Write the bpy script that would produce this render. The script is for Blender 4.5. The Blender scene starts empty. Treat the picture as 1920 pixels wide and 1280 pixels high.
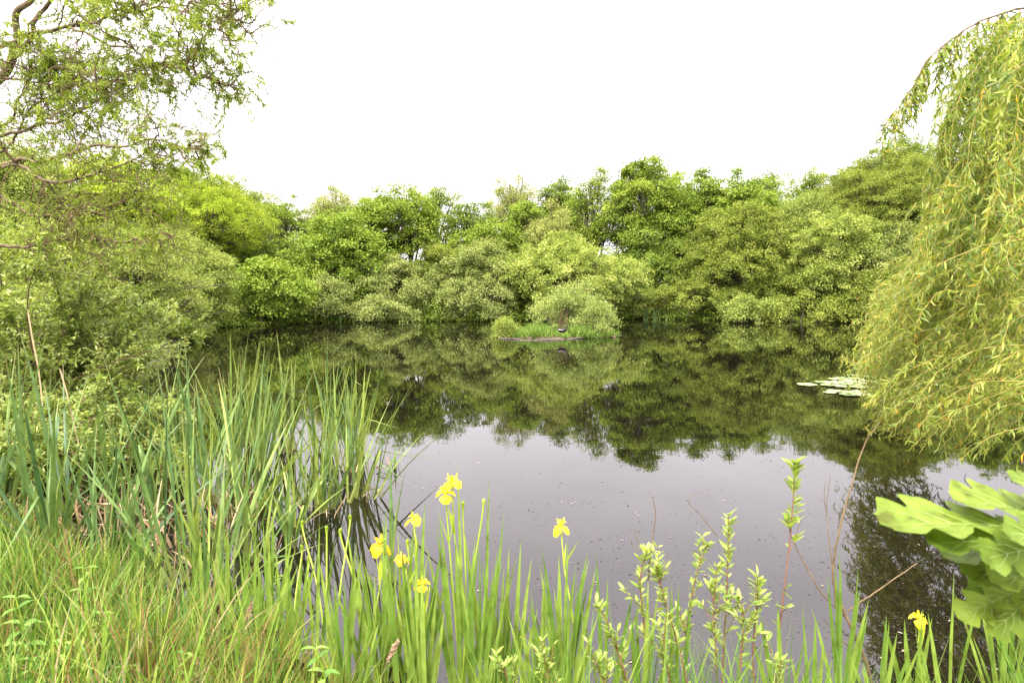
import bpy, math
import numpy as np

# ------------------------------------------------------------------ camera, sky, sun
sc = bpy.context.scene
COL = sc.collection
F_PX, CAM_H, PITCH = 1150.0, 2.0, math.atan(95 / 1150.0)
cam_d = bpy.data.cameras.new("camera"); cam = bpy.data.objects.new("camera", cam_d); COL.objects.link(cam)
cam.location = (0, 0, CAM_H); cam.rotation_euler = (math.pi / 2 - PITCH, 0, 0)
cam_d.sensor_width = 36; cam_d.lens = 36 * F_PX / 1920; cam_d.clip_start = 0.05; cam_d.clip_end = 3000
cam_d.dof.use_dof = True; cam_d.dof.focus_distance = 9; cam_d.dof.aperture_fstop = 5.0
sc.camera = cam

SUN_EL, SUN_AZ = math.radians(58), math.radians(205)
world = bpy.data.worlds.new("World"); sc.world = world; world.use_nodes = True
nt = world.node_tree; nt.nodes.clear()
def N(nt, t, **k):
    n = nt.nodes.new(t)
    for a, b in k.items(): setattr(n, a, b)
    return n
wo = N(nt, 'ShaderNodeOutputWorld'); bg = N(nt, 'ShaderNodeBackground')
sky = N(nt, 'ShaderNodeTexSky', sky_type='NISHITA', sun_disc=False, sun_elevation=SUN_EL, sun_rotation=SUN_AZ)
sc_sky = N(nt, 'ShaderNodeVectorMath', operation='SCALE'); sc_sky.inputs['Scale'].default_value = 0.12
nt.links.new(sky.outputs[0], sc_sky.inputs[0])
tc = N(nt, 'ShaderNodeTexCoord'); sep = N(nt, 'ShaderNodeSeparateXYZ'); nt.links.new(tc.outputs['Generated'], sep.inputs[0])
noi = N(nt, 'ShaderNodeTexNoise'); noi.inputs['Scale'].default_value = 2.2; noi.inputs['Detail'].default_value = 4
mp = N(nt, 'ShaderNodeMapping'); mp.inputs['Scale'].default_value = (1, 1, 3.5)
nt.links.new(tc.outputs['Generated'], mp.inputs[0]); nt.links.new(mp.outputs[0], noi.inputs['Vector'])
mr = N(nt, 'ShaderNodeMapRange'); mr.inputs['From Min'].default_value = 0.0; mr.inputs['From Max'].default_value = 0.9
mr.inputs['To Min'].default_value = 0.43; mr.inputs['To Max'].default_value = 1.42
nt.links.new(sep.outputs['Z'], mr.inputs['Value'])
mn = N(nt, 'ShaderNodeMapRange'); mn.inputs['From Min'].default_value = 0.3; mn.inputs['From Max'].default_value = 0.7
mn.inputs['To Min'].default_value = 0.86; mn.inputs['To Max'].default_value = 1.06
nt.links.new(noi.outputs['Fac'], mn.inputs['Value'])
mul = N(nt, 'ShaderNodeMath', operation='MULTIPLY'); nt.links.new(mr.outputs[0], mul.inputs[0]); nt.links.new(mn.outputs[0], mul.inputs[1])
cl = N(nt, 'ShaderNodeVectorMath', operation='SCALE'); cl.inputs[0].default_value = (1.0, 0.925, 0.95)
nt.links.new(mul.outputs[0], cl.inputs['Scale'])
mx = N(nt, 'ShaderNodeMix', data_type='RGBA'); mx.inputs['Factor'].default_value = 0.92
nt.links.new(sc_sky.outputs[0], mx.inputs['A']); nt.links.new(cl.outputs[0], mx.inputs['B'])
nt.links.new(mx.outputs['Result'], bg.inputs['Color']); bg.inputs['Strength'].default_value = 1.0
nt.links.new(bg.outputs[0], wo.inputs[0])

sd = bpy.data.lights.new("sun", 'SUN'); so = bpy.data.objects.new("sun", sd); COL.objects.link(so)
sd.energy = 2.5; sd.angle = math.radians(22); sd.color = (1.0, 0.93, 0.80)
# the light comes from high behind the camera
so.rotation_euler = (math.radians(32), 0, math.radians(-25))
sc.view_settings.view_transform = 'Standard'; sc.view_settings.look = 'None'
sc.view_settings.exposure = 1.95; sc.view_settings.gamma = 1
sc.cycles.max_bounces = 10; sc.cycles.diffuse_bounces = 7; sc.cycles.glossy_bounces = 3
sc.cycles.transmission_bounces = 3; sc.cycles.use_denoising = True
sc.cycles.sample_clamp_indirect = 6

# ------------------------------------------------------------------ helpers
cp, sp = math.cos(PITCH), math.sin(PITCH)
def ray(px, v):
    a, b = (px - 960) / F_PX, (640 - v) / F_PX
    return np.array([a, cp + sp * b, -sp + cp * b])
def atD(px, v, D):                      # the point of a pixel's ray at ground distance D
    r = ray(px, v); return np.array([0, 0, CAM_H]) + r * (D / r[1])
def gp(px, v, z=0.0):                   # where a pixel's ray meets height z
    r = ray(px, v); return np.array([0, 0, CAM_H]) + r * ((z - CAM_H) / r[2])
def nrm(v): return v / np.maximum(np.linalg.norm(v, axis=-1, keepdims=True), 1e-9)

class MB:                               # collects vertices and quads, then links ONE mesh object
    def __init__(s): s.v = []; s.f = []; s.a = []; s.t = []; s.n = 0
    def add(s, v, f, rnd=0.5, t=0.5):
        v = np.asarray(v, float).reshape(-1, 3); f = np.asarray(f, np.int64).reshape(-1, 4)
        s.v.append(v); s.f.append(f + s.n); s.n += len(v)
        s.a.append(np.broadcast_to(np.asarray(rnd, float), (len(v),)))
        s.t.append(np.broadcast_to(np.asarray(t, float), (len(v),)))
    def build(s, name, mat, parent=None, origin=(0, 0, 0), smooth=True):
        v = np.concatenate(s.v) - np.asarray(origin); f = np.concatenate(s.f)
        me = bpy.data.meshes.new(name)
        me.vertices.add(len(v)); me.vertices.foreach_set('co', v.astype(np.float32).ravel())
        me.loops.add(f.size); me.loops.foreach_set('vertex_index', f.astype(np.int32).ravel())
        me.polygons.add(len(f)); me.polygons.foreach_set('loop_start', np.arange(0, f.size, 4, dtype=np.int32))
        me.polygons.foreach_set('use_smooth', np.full(len(f), smooth))
        for nm, ar in (('rnd', s.a), ('along', s.t)):
            at = me.attributes.new(nm, 'FLOAT', 'POINT'); at.data.foreach_set('value', np.concatenate(ar).astype(np.float32))
        me.update(calc_edges=True); me.validate()
        me.materials.append(mat)
        o = bpy.data.objects.new(name, me); COL.objects.link(o)
        if parent: o.parent = parent
        return o

def tag(o, label=None, cat=None, group=None, kind=None):
    if label: o['label'] = label
    if cat: o['category'] = cat
    if group: o['group'] = group
    if kind: o['kind'] = kind
    return o
def empty(name, loc, label, cat, group=None):
    o = bpy.data.objects.new(name, None); o.location = loc; o.empty_display_size = .2; COL.objects.link(o)
    return tag(o, label, cat, group)

def leaves(mb, P, D, L, W, rng, rnd, up=0.6, fold=0.12, droop=0.15):
    """one folded diamond-shaped leaf per point"""
    n = len(P)
    ref = rng.normal(size=(n, 3)); ref[:, 2] += up * 3
    D = nrm(D); side = nrm(np.cross(D, ref)); nn = np.cross(side, D)
    L = np.broadcast_to(L, (n,))[:, None]; W = np.broadcast_to(W, (n,))[:, None]
    v = np.empty((n, 4, 3))
    v[:, 0] = P; v[:, 1] = P + D * L * .45 + side * W * .5 + nn * L * fold
    v[:, 2] = P + D * L - nn * L * droop; v[:, 3] = P + D * L * .45 - side * W * .5 + nn * L * fold
    mb.add(v, np.arange(n * 4).reshape(n, 4), np.repeat(rnd, 4), np.tile([0, .5, 1, .5], n))

def ribbons(mb, C, side, hw, rnd, vfold=0.0, t=None):
    """C (n,S,3) centre lines, side (n,1|S,3), hw (n,S) half widths; two quads across"""
    n, S, _ = C.shape
    side = np.broadcast_to(side, C.shape); tan = np.gradient(C, axis=1)
    nn = nrm(np.cross(side, tan)); h = hw[..., None]
    v = np.stack([C - side * h + nn * h * vfold, C - nn * h * vfold * .3, C + side * h + nn * h * vfold], 2)
    idx = np.arange(n * S * 3).reshape(n, S, 3)
    q = np.stack([idx[:, :-1, :-1], idx[:, :-1, 1:], idx[:, 1:, 1:], idx[:, 1:, :-1]], -1).reshape(-1, 4)
    if t is None: t = np.linspace(0, 1, S)
    mb.add(v, q, np.repeat(rnd, S * 3), np.broadcast_to(np.repeat(t, 3), (n, S * 3)).ravel())

def tubes(mb, C, R, sides=5, rnd=None):
    C = np.asarray(C, float); n, S, _ = C.shape; R = np.broadcast_to(R, (n, S))
    tan = nrm(np.gradient(C, axis=1)); mean = nrm(C[:, -1] - C[:, 0])
    ref = np.where(np.abs(mean[:, 2:3]) > .75, np.array([[.95, .3, .05]]), np.array([[.05, .1, 1.0]]))[:, None]
    a = nrm(np.cross(tan, ref)); b = np.cross(tan, a)
    th = np.linspace(0, 2 * np.pi, sides, endpoint=False)
    v = C[:, :, None] + R[:, :, None, None] * (np.cos(th)[None, None, :, None] * a[:, :, None] + np.sin(th)[None, None, :, None] * b[:, :, None])
    idx = np.arange(n * S * sides).reshape(n, S, sides); nx = np.roll(idx, -1, 2)
    q = np.stack([idx[:, :-1], nx[:, :-1], nx[:, 1:], idx[:, 1:]], -1).reshape(-1, 4)
    r = np.full(n, .5) if rnd is None else rnd
    mb.add(v, q, np.repeat(r, S * sides), np.broadcast_to(np.repeat(np.linspace(0, 1, S), sides), (n, S * sides)).ravel())

def grow(P, d, L, S, wig, trop, rng, persist=0.0, trop_late=None):
    """random walks: n branches of S points"""
    n = len(P); d = nrm(np.asarray(d, float)); pts = [np.asarray(P, float)]; L = np.broadcast_to(L, (n,))[:, None]
    w = np.zeros((n, 3))
    for i in range(S - 1):
        w = persist * w + rng.normal(size=(n, 3)) * wig
        tr = np.asarray(trop, float) if trop_late is None else np.asarray(trop) * (1 - i / S) + np.asarray(trop_late) * (i / S)
        d = nrm(d + w + tr); pts.append(pts[-1] + d * L / (S - 1))
    return np.stack(pts, 1)
def sample(C, n, rng, lo=.2, hi=1.0):
    """n points on random paths of C: returns position, tangent, parameter, path index"""
    k = rng.integers(0, len(C), n); u = rng.uniform(lo, hi, n); S = C.shape[1]
    x = u * (S - 1); i = np.minimum(x.astype(int), S - 2); fr = (x - i)[:, None]
    return C[k, i] * (1 - fr) + C[k, i + 1] * fr, nrm(C[k, i + 1] - C[k, i]), u, k
def smooth_path(pts, S):
    pts = np.asarray(pts, float); t = np.linspace(0, len(pts) - 1, S); out = []
    for x in t:
        i = min(int(x), len(pts) - 2); u = x - i
        p0, p1, p2, p3 = pts[max(i - 1, 0)], pts[i], pts[i + 1], pts[min(i + 2, len(pts) - 1)]
        out.append(.5 * (2 * p1 + (p2 - p0) * u + (2 * p0 - 5 * p1 + 4 * p2 - p3) * u * u + (3 * p1 - p0 - 3 * p2 + p3) * u ** 3))
    return np.array(out)

# ------------------------------------------------------------------ materials
def ramp(nt, vals, src):
    r = N(nt, 'ShaderNodeValToRGB'); e = r.color_ramp.elements
    while len(e) > len(vals): e.remove(e[-1])
    while len(e) < len(vals): e.new(1.0)
    for i, (p, c) in enumerate(vals): e[i].position = p; e[i].color = (*c, 1)
    nt.links.new(src, r.inputs[0]); return r.outputs[0]
def leaf_mat(name, cols, trans=.3, rough=.5, base_col=None, base_end=.35, spec=.35, tip_col=None, tcol=(1.0, 1.0, .45), mottle=0):
    m = bpy.data.materials.new(name); m.use_nodes = True; nt = m.node_tree; nt.nodes.clear()
    out = N(nt, 'ShaderNodeOutputMaterial'); at = N(nt, 'ShaderNodeAttribute', attribute_name='rnd')
    c = ramp(nt, cols, at.outputs['Fac'])
    al = N(nt, 'ShaderNodeAttribute', attribute_name='along')
    if mottle:
        tcd = N(nt, 'ShaderNodeTexCoord'); no = N(nt, 'ShaderNodeTexNoise'); no.inputs['Scale'].default_value = mottle; no.inputs['Detail'].default_value = 6
        nt.links.new(tcd.outputs['Object'], no.inputs['Vector']); k = ramp(nt, [(.30, (.50, .42, .30)), (.42, (.80, .82, .75)), (.62, (1.1, 1.08, 1.1))], no.outputs['Fac'])
        mm = N(nt, 'ShaderNodeMix', data_type='RGBA', blend_type='MULTIPLY'); mm.inputs['Factor'].default_value = 1
        nt.links.new(c, mm.inputs['A']); nt.links.new(k, mm.inputs['B']); c = mm.outputs['Result']
    if base_col:
        k = ramp(nt, [(0, (1, 1, 1)), (base_end, (0, 0, 0))], al.outputs['Fac'])
        mxx = N(nt, 'ShaderNodeMix', data_type='RGBA'); nt.links.new(k, mxx.inputs['Factor']); nt.links.new(c, mxx.inputs['A'])
        mxx.inputs['B'].default_value = (*base_col, 1); c = mxx.outputs['Result']
    if tip_col:
        k = ramp(nt, [(.86, (0, 0, 0)), (1, (1, 1, 1))], al.outputs['Fac'])
        mxx = N(nt, 'ShaderNodeMix', data_type='RGBA'); nt.links.new(k, mxx.inputs['Factor']); nt.links.new(c, mxx.inputs['A'])
        mxx.inputs['B'].default_value = (*tip_col, 1); c = mxx.outputs['Result']
    pr = N(nt, 'ShaderNodeBsdfPrincipled'); nt.links.new(c, pr.inputs['Base Color'])
    pr.inputs['Roughness'].default_value = rough; pr.inputs['Specular IOR Level'].default_value = spec
    tr = N(nt, 'ShaderNodeBsdfTranslucent'); ml = N(nt, 'ShaderNodeMix', data_type='RGBA', blend_type='MULTIPLY'); ml.inputs['Factor'].default_value = 1
    nt.links.new(c, ml.inputs['A']); ml.inputs['B'].default_value = (tcol[0] * 1.5, tcol[1] * 1.5, tcol[2] * 1.5, 1); nt.links.new(ml.outputs['Result'], tr.inputs[0])
    ms = N(nt, 'ShaderNodeMixShader'); ms.inputs[0].default_value = trans
    nt.links.new(pr.outputs[0], ms.inputs[1]); nt.links.new(tr.outputs[0], ms.inputs[2]); nt.links.new(ms.outputs[0], out.inputs[0])
    return m
def noise_mat(name, c1, c2, scale=6, rough=.85, bump=.3, detail=6, spec=.3):
    m = bpy.data.materials.new(name); m.use_nodes = True; nt = m.node_tree; pr = nt.nodes['Principled BSDF']
    tc = N(nt, 'ShaderNodeTexCoord'); no = N(nt, 'ShaderNodeTexNoise'); no.inputs['Scale'].default_value = scale; no.inputs['Detail'].default_value = detail
    nt.links.new(tc.outputs['Object'], no.inputs['Vector'])
    nt.links.new(ramp(nt, [(.3, c1), (.7, c2)], no.outputs['Fac']), pr.inputs['Base Color'])
    pr.inputs['Roughness'].default_value = rough; pr.inputs['Specular IOR Level'].default_value = spec
    b = N(nt, 'ShaderNodeBump'); b.inputs['Strength'].default_value = bump; nt.links.new(no.outputs['Fac'], b.inputs['Height']); nt.links.new(b.outputs[0], pr.inputs['Normal'])
    return m
def tri(a, b, c): return [(0, a), (.5, b), (1, c)]
M = {}
M['bark'] = noise_mat('bark', (.06, .05, .04), (.14, .115, .09), 9)
M['bark_willow'] = noise_mat('bark_willow', (.09, .066, .04), (.20, .15, .09), 14)
M['twig'] = noise_mat('twig', (.10, .07, .035), (.19, .13, .07), 20)
M['twig_yellow'] = noise_mat('twig_yellow', (.34, .25, .07), (.42, .34, .12), 15)
M['twig_red'] = noise_mat('twig_red', (.16, .07, .045), (.25, .13, .08), 25)
M['soil'] = noise_mat('soil', (.022, .02, .01), (.05, .045, .02), 1.7, .95, .5, 10)
M['mud'] = noise_mat('mud', (.05, .038, .03), (.14, .10, .075), 4, .8, .5, 10)
# foliage by kind of plant
FOL = {
 'maple':   tri((.070, .125, .022), (.155, .245, .045), (.26, .36, .085)),
 'bright':  tri((.075, .14, .024), (.155, .25, .045), (.26, .365, .085)),
 'deep':    tri((.058, .105, .024), (.125, .205, .045), (.21, .30, .07)),
 'birch':   tri((.12, .17, .055), (.22, .28, .10), (.34, .39, .17)),
 'sallow':  tri((.09, .14, .05), (.18, .25, .095), (.31, .38, .18)),
 'olive':   tri((.080, .130, .028), (.165, .235, .055), (.28, .35, .10)),
 'lime':    tri((.11, .175, .04), (.215, .305, .085), (.37, .46, .18)),
 'yellow':  tri((.11, .185, .018), (.22, .33, .04), (.36, .48, .09)),
 'feather': tri((.095, .15, .042), (.19, .275, .08), (.32, .41, .15)),
 'silver':  tri((.13, .21, .07), (.25, .35, .14), (.40, .48, .25)),
}
for k, c in FOL.items(): M[k] = leaf_mat('foliage_' + k, [(a, tuple(min(.7, q * g) for q, g in zip(b, (1.24, 1.10, .86)))) for a, b in c], .26, spec=.12, rough=.7)
M['shrub'] = leaf_mat('leaf_shrub', tri((.11, .17, .035), (.25, .335, .07), (.48, .53, .20)), .3, .4)
M['curly'] = leaf_mat('leaf_curly_willow', tri((.11, .17, .02), (.22, .30, .035), (.38, .45, .08)), .38, .45)
M['weeping'] = leaf_mat('leaf_weeping_willow', [(0, (.07, .12, .025)), (.35, (.17, .25, .038)), (.7, (.33, .38, .055)), (.93, (.46, .48, .12)), (.965, (.62, .38, .03)), (1, (.62, .33, .02))], .35, .4)
M['cattail'] = leaf_mat('leaf_cattail', tri((.055, .12, .045), (.14, .23, .065), (.30, .38, .09)), .22, .45, base_col=(.36, .38, .14), base_end=.28, tip_col=(.30, .24, .10), mottle=9)
M['iris'] = leaf_mat('leaf_iris', tri((.07, .155, .028), (.15, .25, .04), (.26, .36, .07)), .22, .4, base_col=(.30, .42, .07), base_end=.4, mottle=11)
M['grass'] = leaf_mat('grass_blades', [(0, (.025, .08, .016)), (.3, (.095, .19, .025)), (.6, (.21, .31, .038)), (.72, (.36, .41, .09)), (.82, (.26, .17, .06)), (.92, (.20, .085, .04)), (1, (.46, .36, .22))], .18, .5, tcol=(.9, 1, .5))
M['island_grass'] = leaf_mat('island_grass', tri((.07, .15, .02), (.15, .25, .04), (.24, .33, .07)), .3, .5)
M['sapling'] = leaf_mat('leaf_sapling', tri((.15, .24, .045), (.27, .36, .07), (.42, .50, .15)), .34, .4)
M['herb'] = leaf_mat('leaf_herb', tri((.10, .22, .03), (.18, .33, .05), (.28, .42, .08)), .3, .45)
M['oak'] = leaf_mat('leaf_oak', tri((.07, .13, .018), (.15, .225, .025), (.27, .35, .04)), .36, .5, spec=.25, mottle=28)
M['vein'] = leaf_mat('leaf_vein', tri((.28, .40, .10), (.34, .45, .13), (.4, .5, .16)), .2, .5)
M['dead'] = leaf_mat('dead_reed', tri((.22, .12, .06), (.36, .24, .14), (.52, .42, .28)), .1, .8)
M['petal'] = leaf_mat('petal_yellow', tri((.80, .52, .01), (.86, .66, .02), (.88, .74, .05)), .4, .5, base_col=(.60, .34, .01), base_end=.3, tcol=(1, 1, .6))
M['wilted'] = leaf_mat('petal_wilted', tri((.60, .30, .03), (.65, .35, .05), (.7, .4, .06)), .3, .6)
M['bud'] = leaf_mat('bud_green', tri((.26, .40, .04), (.34, .46, .05), (.42, .52, .06)), .25, .4)
M['plume'] = leaf_mat('grass_plume', tri((.36, .22, .17), (.48, .32, .26), (.58, .44, .34)), .2, .7)
M['pad'] = leaf_mat('lily_pad', tri((.12, .18, .05), (.22, .29, .10), (.34, .38, .18)), .0, .22, spec=.9)
M['feathers'] = noise_mat('feathers', (.012, .011, .013), (.03, .024, .022), 20, .6, .1)
M['beak'] = noise_mat('beak_red', (.45, .04, .02), (.55, .09, .03), 20, .4, .0)
M['white'] = noise_mat('white_feather', (.6, .6, .58), (.8, .8, .78), 20, .7, .1)
M['debris'] = leaf_mat('floating_bits', [(0, (.02, .022, .014)), (.6, (.05, .045, .03)), (.75, (.14, .10, .06)), (.92, (.26, .21, .14)), (1, (.36, .31, .23))], 0, .6)

def water_mat():
    m = bpy.data.materials.new('pond_water'); m.use_nodes = True; nt = m.node_tree; pr = nt.nodes['Principled BSDF']
    pr.inputs['Base Color'].default_value = (.0045, .0035, .0025, 1); pr.inputs['Roughness'].default_value = .015
    pr.inputs['IOR'].default_value = 1.5; pr.inputs['Specular Tint'].default_value = (1, .945, .975, 1)
    tc = N(nt, 'ShaderNodeTexCoord'); mp = N(nt, 'ShaderNodeMapping'); mp.inputs['Scale'].default_value = (1.0, 1.6, 1)
    nt.links.new(tc.outputs['Object'], mp.inputs[0])
    n1 = N(nt, 'ShaderNodeTexNoise'); n1.inputs['Scale'].default_value = 3.0; n1.inputs['Detail'].default_value = 2
    n2 = N(nt, 'ShaderNodeTexNoise'); n2.inputs['Scale'].default_value = .35; n2.inputs['Detail'].default_value = 2
    nt.links.new(mp.outputs[0], n1.inputs['Vector']); nt.links.new(mp.outputs[0], n2.inputs['Vector'])
    ad = N(nt, 'ShaderNodeMath', operation='MULTIPLY'); nt.links.new(n1.outputs['Fac'], ad.inputs[0]); nt.links.new(n2.outputs['Fac'], ad.inputs[1])
    b = N(nt, 'ShaderNodeBump'); b.inputs['Strength'].default_value = .018; b.inputs['Distance'].default_value = .05
    nt.links.new(ad.outputs[0], b.inputs['Height']); nt.links.new(b.outputs[0], pr.inputs['Normal'])
    return m
M['water'] = water_mat()

# ------------------------------------------------------------------ ground and water
SHORE = np.array([(-16.3, 32), (-15.6, 34.5), (-13, 37.5), (-10.9, 39), (-6, 40.6), (-2, 40.2), (4, 41.5), (9, 43.5), (14, 42), (17, 40.2), (22, 39.5), (27, 38), (32, 30), (27, 18),
                  (17, 10), (9.5, 6), (5.2, 3.6), (3.2, 2.75), (2.2, 2.5), (0.6, 2.45), (-.5, 2.4), (-1.0, 2.75), (-1.6, 3.15), (-2.3, 3.6), (-3.1, 4.2), (-4.6, 5.4), (-6.2, 7.6), (-7.4, 10.5), (-9.7, 17), (-13.2, 25)], float)
def shore_dist(x, y):
    """positive on land, negative in the pond"""
    p = np.stack([x, y], -1); A = SHORE; B = np.roll(SHORE, -1, 0); best = np.full(x.shape, 1e9); inside = np.zeros(x.shape, bool)
    for a, b in zip(A, B):
        e = b - a; t = np.clip(((p - a) @ e) / (e @ e), 0, 1); d = np.linalg.norm(p - a - t[..., None] * e, axis=-1)
        best = np.minimum(best, d)
        c = ((a[1] > y) != (b[1] > y)); xi = (b[0] - a[0]) * (y - a[1]) / (b[1] - a[1] + 1e-12) + a[0]
        inside ^= c & (x < xi)
    return np.where(inside, -best, best)
def height(x, y):
    x = np.asarray(x, float); y = np.asarray(y, float); d = shore_dist(x, y)
    bump = .05 * np.sin(x * 1.7 + 1) * np.cos(y * 2.1) + .03 * np.sin(x * 5.1 + y * 3.7)
    d = d + .12 * np.sin(x * 3.1 + y * 1.3) * np.cos(y * 2.7 - x)
    return np.where(d > 0, .42 * (1 - np.exp(-d * .9)) + bump * np.clip(d, 0, 1), np.maximum(d * .5, -1.2))
def gz(x, y): return float(height(np.array([x]), np.array([y]))[0])
mb = MB(); nr, na = 230, 320
rr = np.concatenate([[0.01], np.geomspace(.25, 900, nr - 1)]); th = np.linspace(0, 2 * np.pi, na, endpoint=False)
X = rr[:, None] * np.cos(th); Y = rr[:, None] * np.sin(th) + 2.0
Z = height(X, Y); idx = np.arange(nr * na).reshape(nr, na); nx = np.roll(idx, -1, 1)
mb.add(np.stack([X, Y, Z], -1), np.stack([idx[:-1], idx[1:], nx[1:], nx[:-1]], -1))
tag(mb.build('ground', M['soil']), 'dark earth bank around the pond', kind='structure')
mb = MB(); mb.add([(-22, 1.5, 0), (36, 1.5, 0), (36, 47, 0), (-22, 47, 0)], [(0, 1, 2, 3)])
tag(mb.build('water', M['water'], smooth=False), 'still dark pond reflecting trees and white sky', kind='structure')

# island
isl = gp(1045, 628); IX, IY, IRX, IRY = 2.05, 27.3, 2.65, 1.7
def isl_h(x, y):
    r = np.hypot((x - IX) / IRX, (y - IY) / IRY); return .26 * (1 - np.clip(r, 0, 1.4) ** 3) - .02
mb = MB(); r_ = np.linspace(0, 1.12, 20); t_ = np.linspace(0, 2 * np.pi, 72, endpoint=False)
wob = 1 + .07 * np.sin(3 * t_ + 1) + .04 * np.sin(7 * t_)
X = IX + IRX * r_[:, None] * np.cos(t_) * wob; Y = IY + IRY * r_[:, None] * np.sin(t_) * wob
Z = .13 * (1 - r_[:, None] ** 4) + .02 * np.sin(X * 9) * np.cos(Y * 8); idx = np.arange(20 * 72).reshape(20, 72); nx = np.roll(idx, -1, 1)
mb.add(np.stack([X, Y, Z], -1), np.stack([idx[:-1], idx[1:], nx[1:], nx[:-1]], -1))
tag(mb.build('island', M['mud']), 'low muddy island in the middle of the pond', kind='structure')

# ------------------------------------------------------------------ trees and bushes of the far and middle distance
KIND = {   # leaf length, leaf width, clump radius, leaves per clump, clump flatness, start of crown, density, upward leaves, hang
 'maple':   dict(L=.17, W=.15, cr=.60, n=92, fl=.55, cb=.20, dens=.6, up=.45, hang=.1),
 'bright':  dict(L=.17, W=.15, cr=.56, n=90, fl=.55, cb=.15, dens=.6, up=.45, hang=.1),
 'deep':    dict(L=.16, W=.14, cr=.58, n=90, fl=.55, cb=.18, dens=.82, up=.4, hang=.1),
 'sparse':  dict(L=.15, W=.12, cr=.55, n=66, fl=.6, cb=.25, dens=.6, up=.4, hang=.1),
 'birch':   dict(L=.12, W=.08, cr=.55, n=110, fl=.95, cb=.22, dens=.85, up=.2, hang=.5),
 'sallow':  dict(L=.14, W=.085, cr=.36, n=72, fl=.75, cb=.02, dens=1.0, up=.4, hang=0),
 'fine':    dict(L=.12, W=.055, cr=.36, n=95, fl=.65, cb=.03, dens=1.0, up=.3, hang=.1),
}
def tree(name, cat, label, px, vtop, wpx, D, form, col, seed, cb=None, group=None, dens=1.0, leaf=1.0, dep=.85, lean=0):
    rng = np.random.default_rng(seed); K = KIND[form]; x = (px - 960) / F_PX * D; z0 = gz(x, D)
    z0 = max(z0, -.25); top = atD(px, vtop, D)[2]; H = top - z0; R = wpx / F_PX * D / 2
    cb = K['cb'] if cb is None else cb
    root = empty(name, (x, D, z0), label, cat, group)
    zc0 = cb * H; hc = H - zc0; C0 = np.array([0, 0, zc0 + hc * .5]); E = np.array([R, R * dep, hc * .5])
    # lobes
    nl = int(np.clip(8 + 2.2 * R * hc / 6, 10, 34)); lob = []
    gold = rng.uniform(0, 6.28)
    for i in range(nl):
        zz = -1 + 2 * (i + .5) / nl; zz = zz * .92 + rng.uniform(-.1, .1); zz = np.clip(zz, -.95, .95)
        a = gold + i * 2.4 + rng.uniform(-.5, .5); rad = math.sqrt(max(0, 1 - zz * zz)) if (zz > 0 or cb > .1) else 1.0; k = rng.uniform(.30, .84)
        c = C0 + E * np.array([math.cos(a) * rad * k, math.sin(a) * rad * k, zz * (.7 if cb > .1 else .8)])
        lr = rng.uniform(.24, .52) * min(R, hc * .55) * (1.0 if zz < .4 else .82)
        lob.append((c, lr * np.array([1.05, 1.05, .85])))
    lob.append((C0 + np.array([rng.uniform(-.2, .2) * R, 0, E[2] * .72]), np.array([.34, .34, .30]) * min(R * 1.2, hc * .6)))
    # clumps on the lobes
    cc = []; own = []
    for li, (c, lr) in enumerate(lob):
        area = 4 * np.pi * lr[0] ** 2; nc = max(6, int(area / (np.pi * K['cr'] ** 2) * 1.15 * K['dens'] * dens))
        d = nrm(rng.normal(size=(nc, 3)) + np.array([0, 0, .25])); p = c + d * lr * rng.uniform(.45, 1.28, (nc, 1))
        ins = np.zeros(nc, bool)
        for lj, (c2, l2) in enumerate(lob):
            if lj != li: ins |= np.linalg.norm((p - c2) / l2, axis=1) < .5
        keep = ~ins | (rng.random(nc) < .45); p = p[keep]
        p = p[p[:, 2] > (.12 if cb < .1 else zc0 * .8)]
        cc.append(p); own += [li] * len(p)
    ne = int(len(own) * .6); d = nrm(rng.normal(size=(ne, 3)) + np.array([0, 0, .15])); ph = rng.uniform(0, 6.28, 4)
    bmp = 1 + .10 * np.sin(d[:, 0] * 5 + ph[0]) + .10 * np.sin(d[:, 1] * 6 + d[:, 2] * 5 + ph[1]) + .07 * np.sin(d[:, 2] * 11 + d[:, 0] * 9 + ph[2]) + rng.normal(0, .05, ne)
    Eb = E * (np.array([1, 1, 1.0]) if cb > .1 else np.where(d[:, 2:3] < 0, np.array([1.12, 1.12, 1.0]), np.array([1, 1, 1.0])))
    p = C0 + d * Eb * (rng.uniform(.45, .96, ne) * bmp)[:, None]; p = p[p[:, 2] > (.1 if cb < .1 else zc0 * .8)]; cc.append(p)
    lc = np.array([l[0] for l in lob]); own += list(np.argmin(((p[:, None] - lc[None]) ** 2).sum(-1), 1))
    cc = np.concatenate(cc); own = np.array(own); nc = len(cc)
    # leaves
    cr = K['cr'] * rng.uniform(.5, 1.35, nc); n = int(K['n'] * 1.25); tot = nc * n; ci = np.repeat(np.arange(nc), n)
    out = nrm(cc - (C0 - np.array([0, 0, E[2] * .5])))
    q = rng.normal(size=(tot, 3)); q = nrm(q) * (rng.random((tot, 1)) ** .5) * np.where(rng.random((tot, 1)) < .12, 1.6, 1)
    q[:, 2] *= K['fl']; rho = np.hypot(q[:, 0], q[:, 1]); q[:, 2] -= K['hang'] * rho ** 2 - .08
    # tilt discs to slope outward
    q[:, 2] -= (q[:, 0] * out[ci, 0] + q[:, 1] * out[ci, 1]) * .35
    P = cc[ci] + q * cr[ci, None] * np.array([1.1, 1.1, 1.0])
    Dv = q * np.array([1, 1, .4]) + rng.normal(size=(tot, 3)) * .45; Dv[:, 2] += -.15
    if form == 'birch': Dv[:, 2] -= .8
    if col == 'silver': Dv[:, 2] += 1.0
    cl_r = rng.normal(.5, .18, nc); rnd = np.clip(cl_r[ci] + rng.normal(0, .14, tot), 0, 1)
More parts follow.
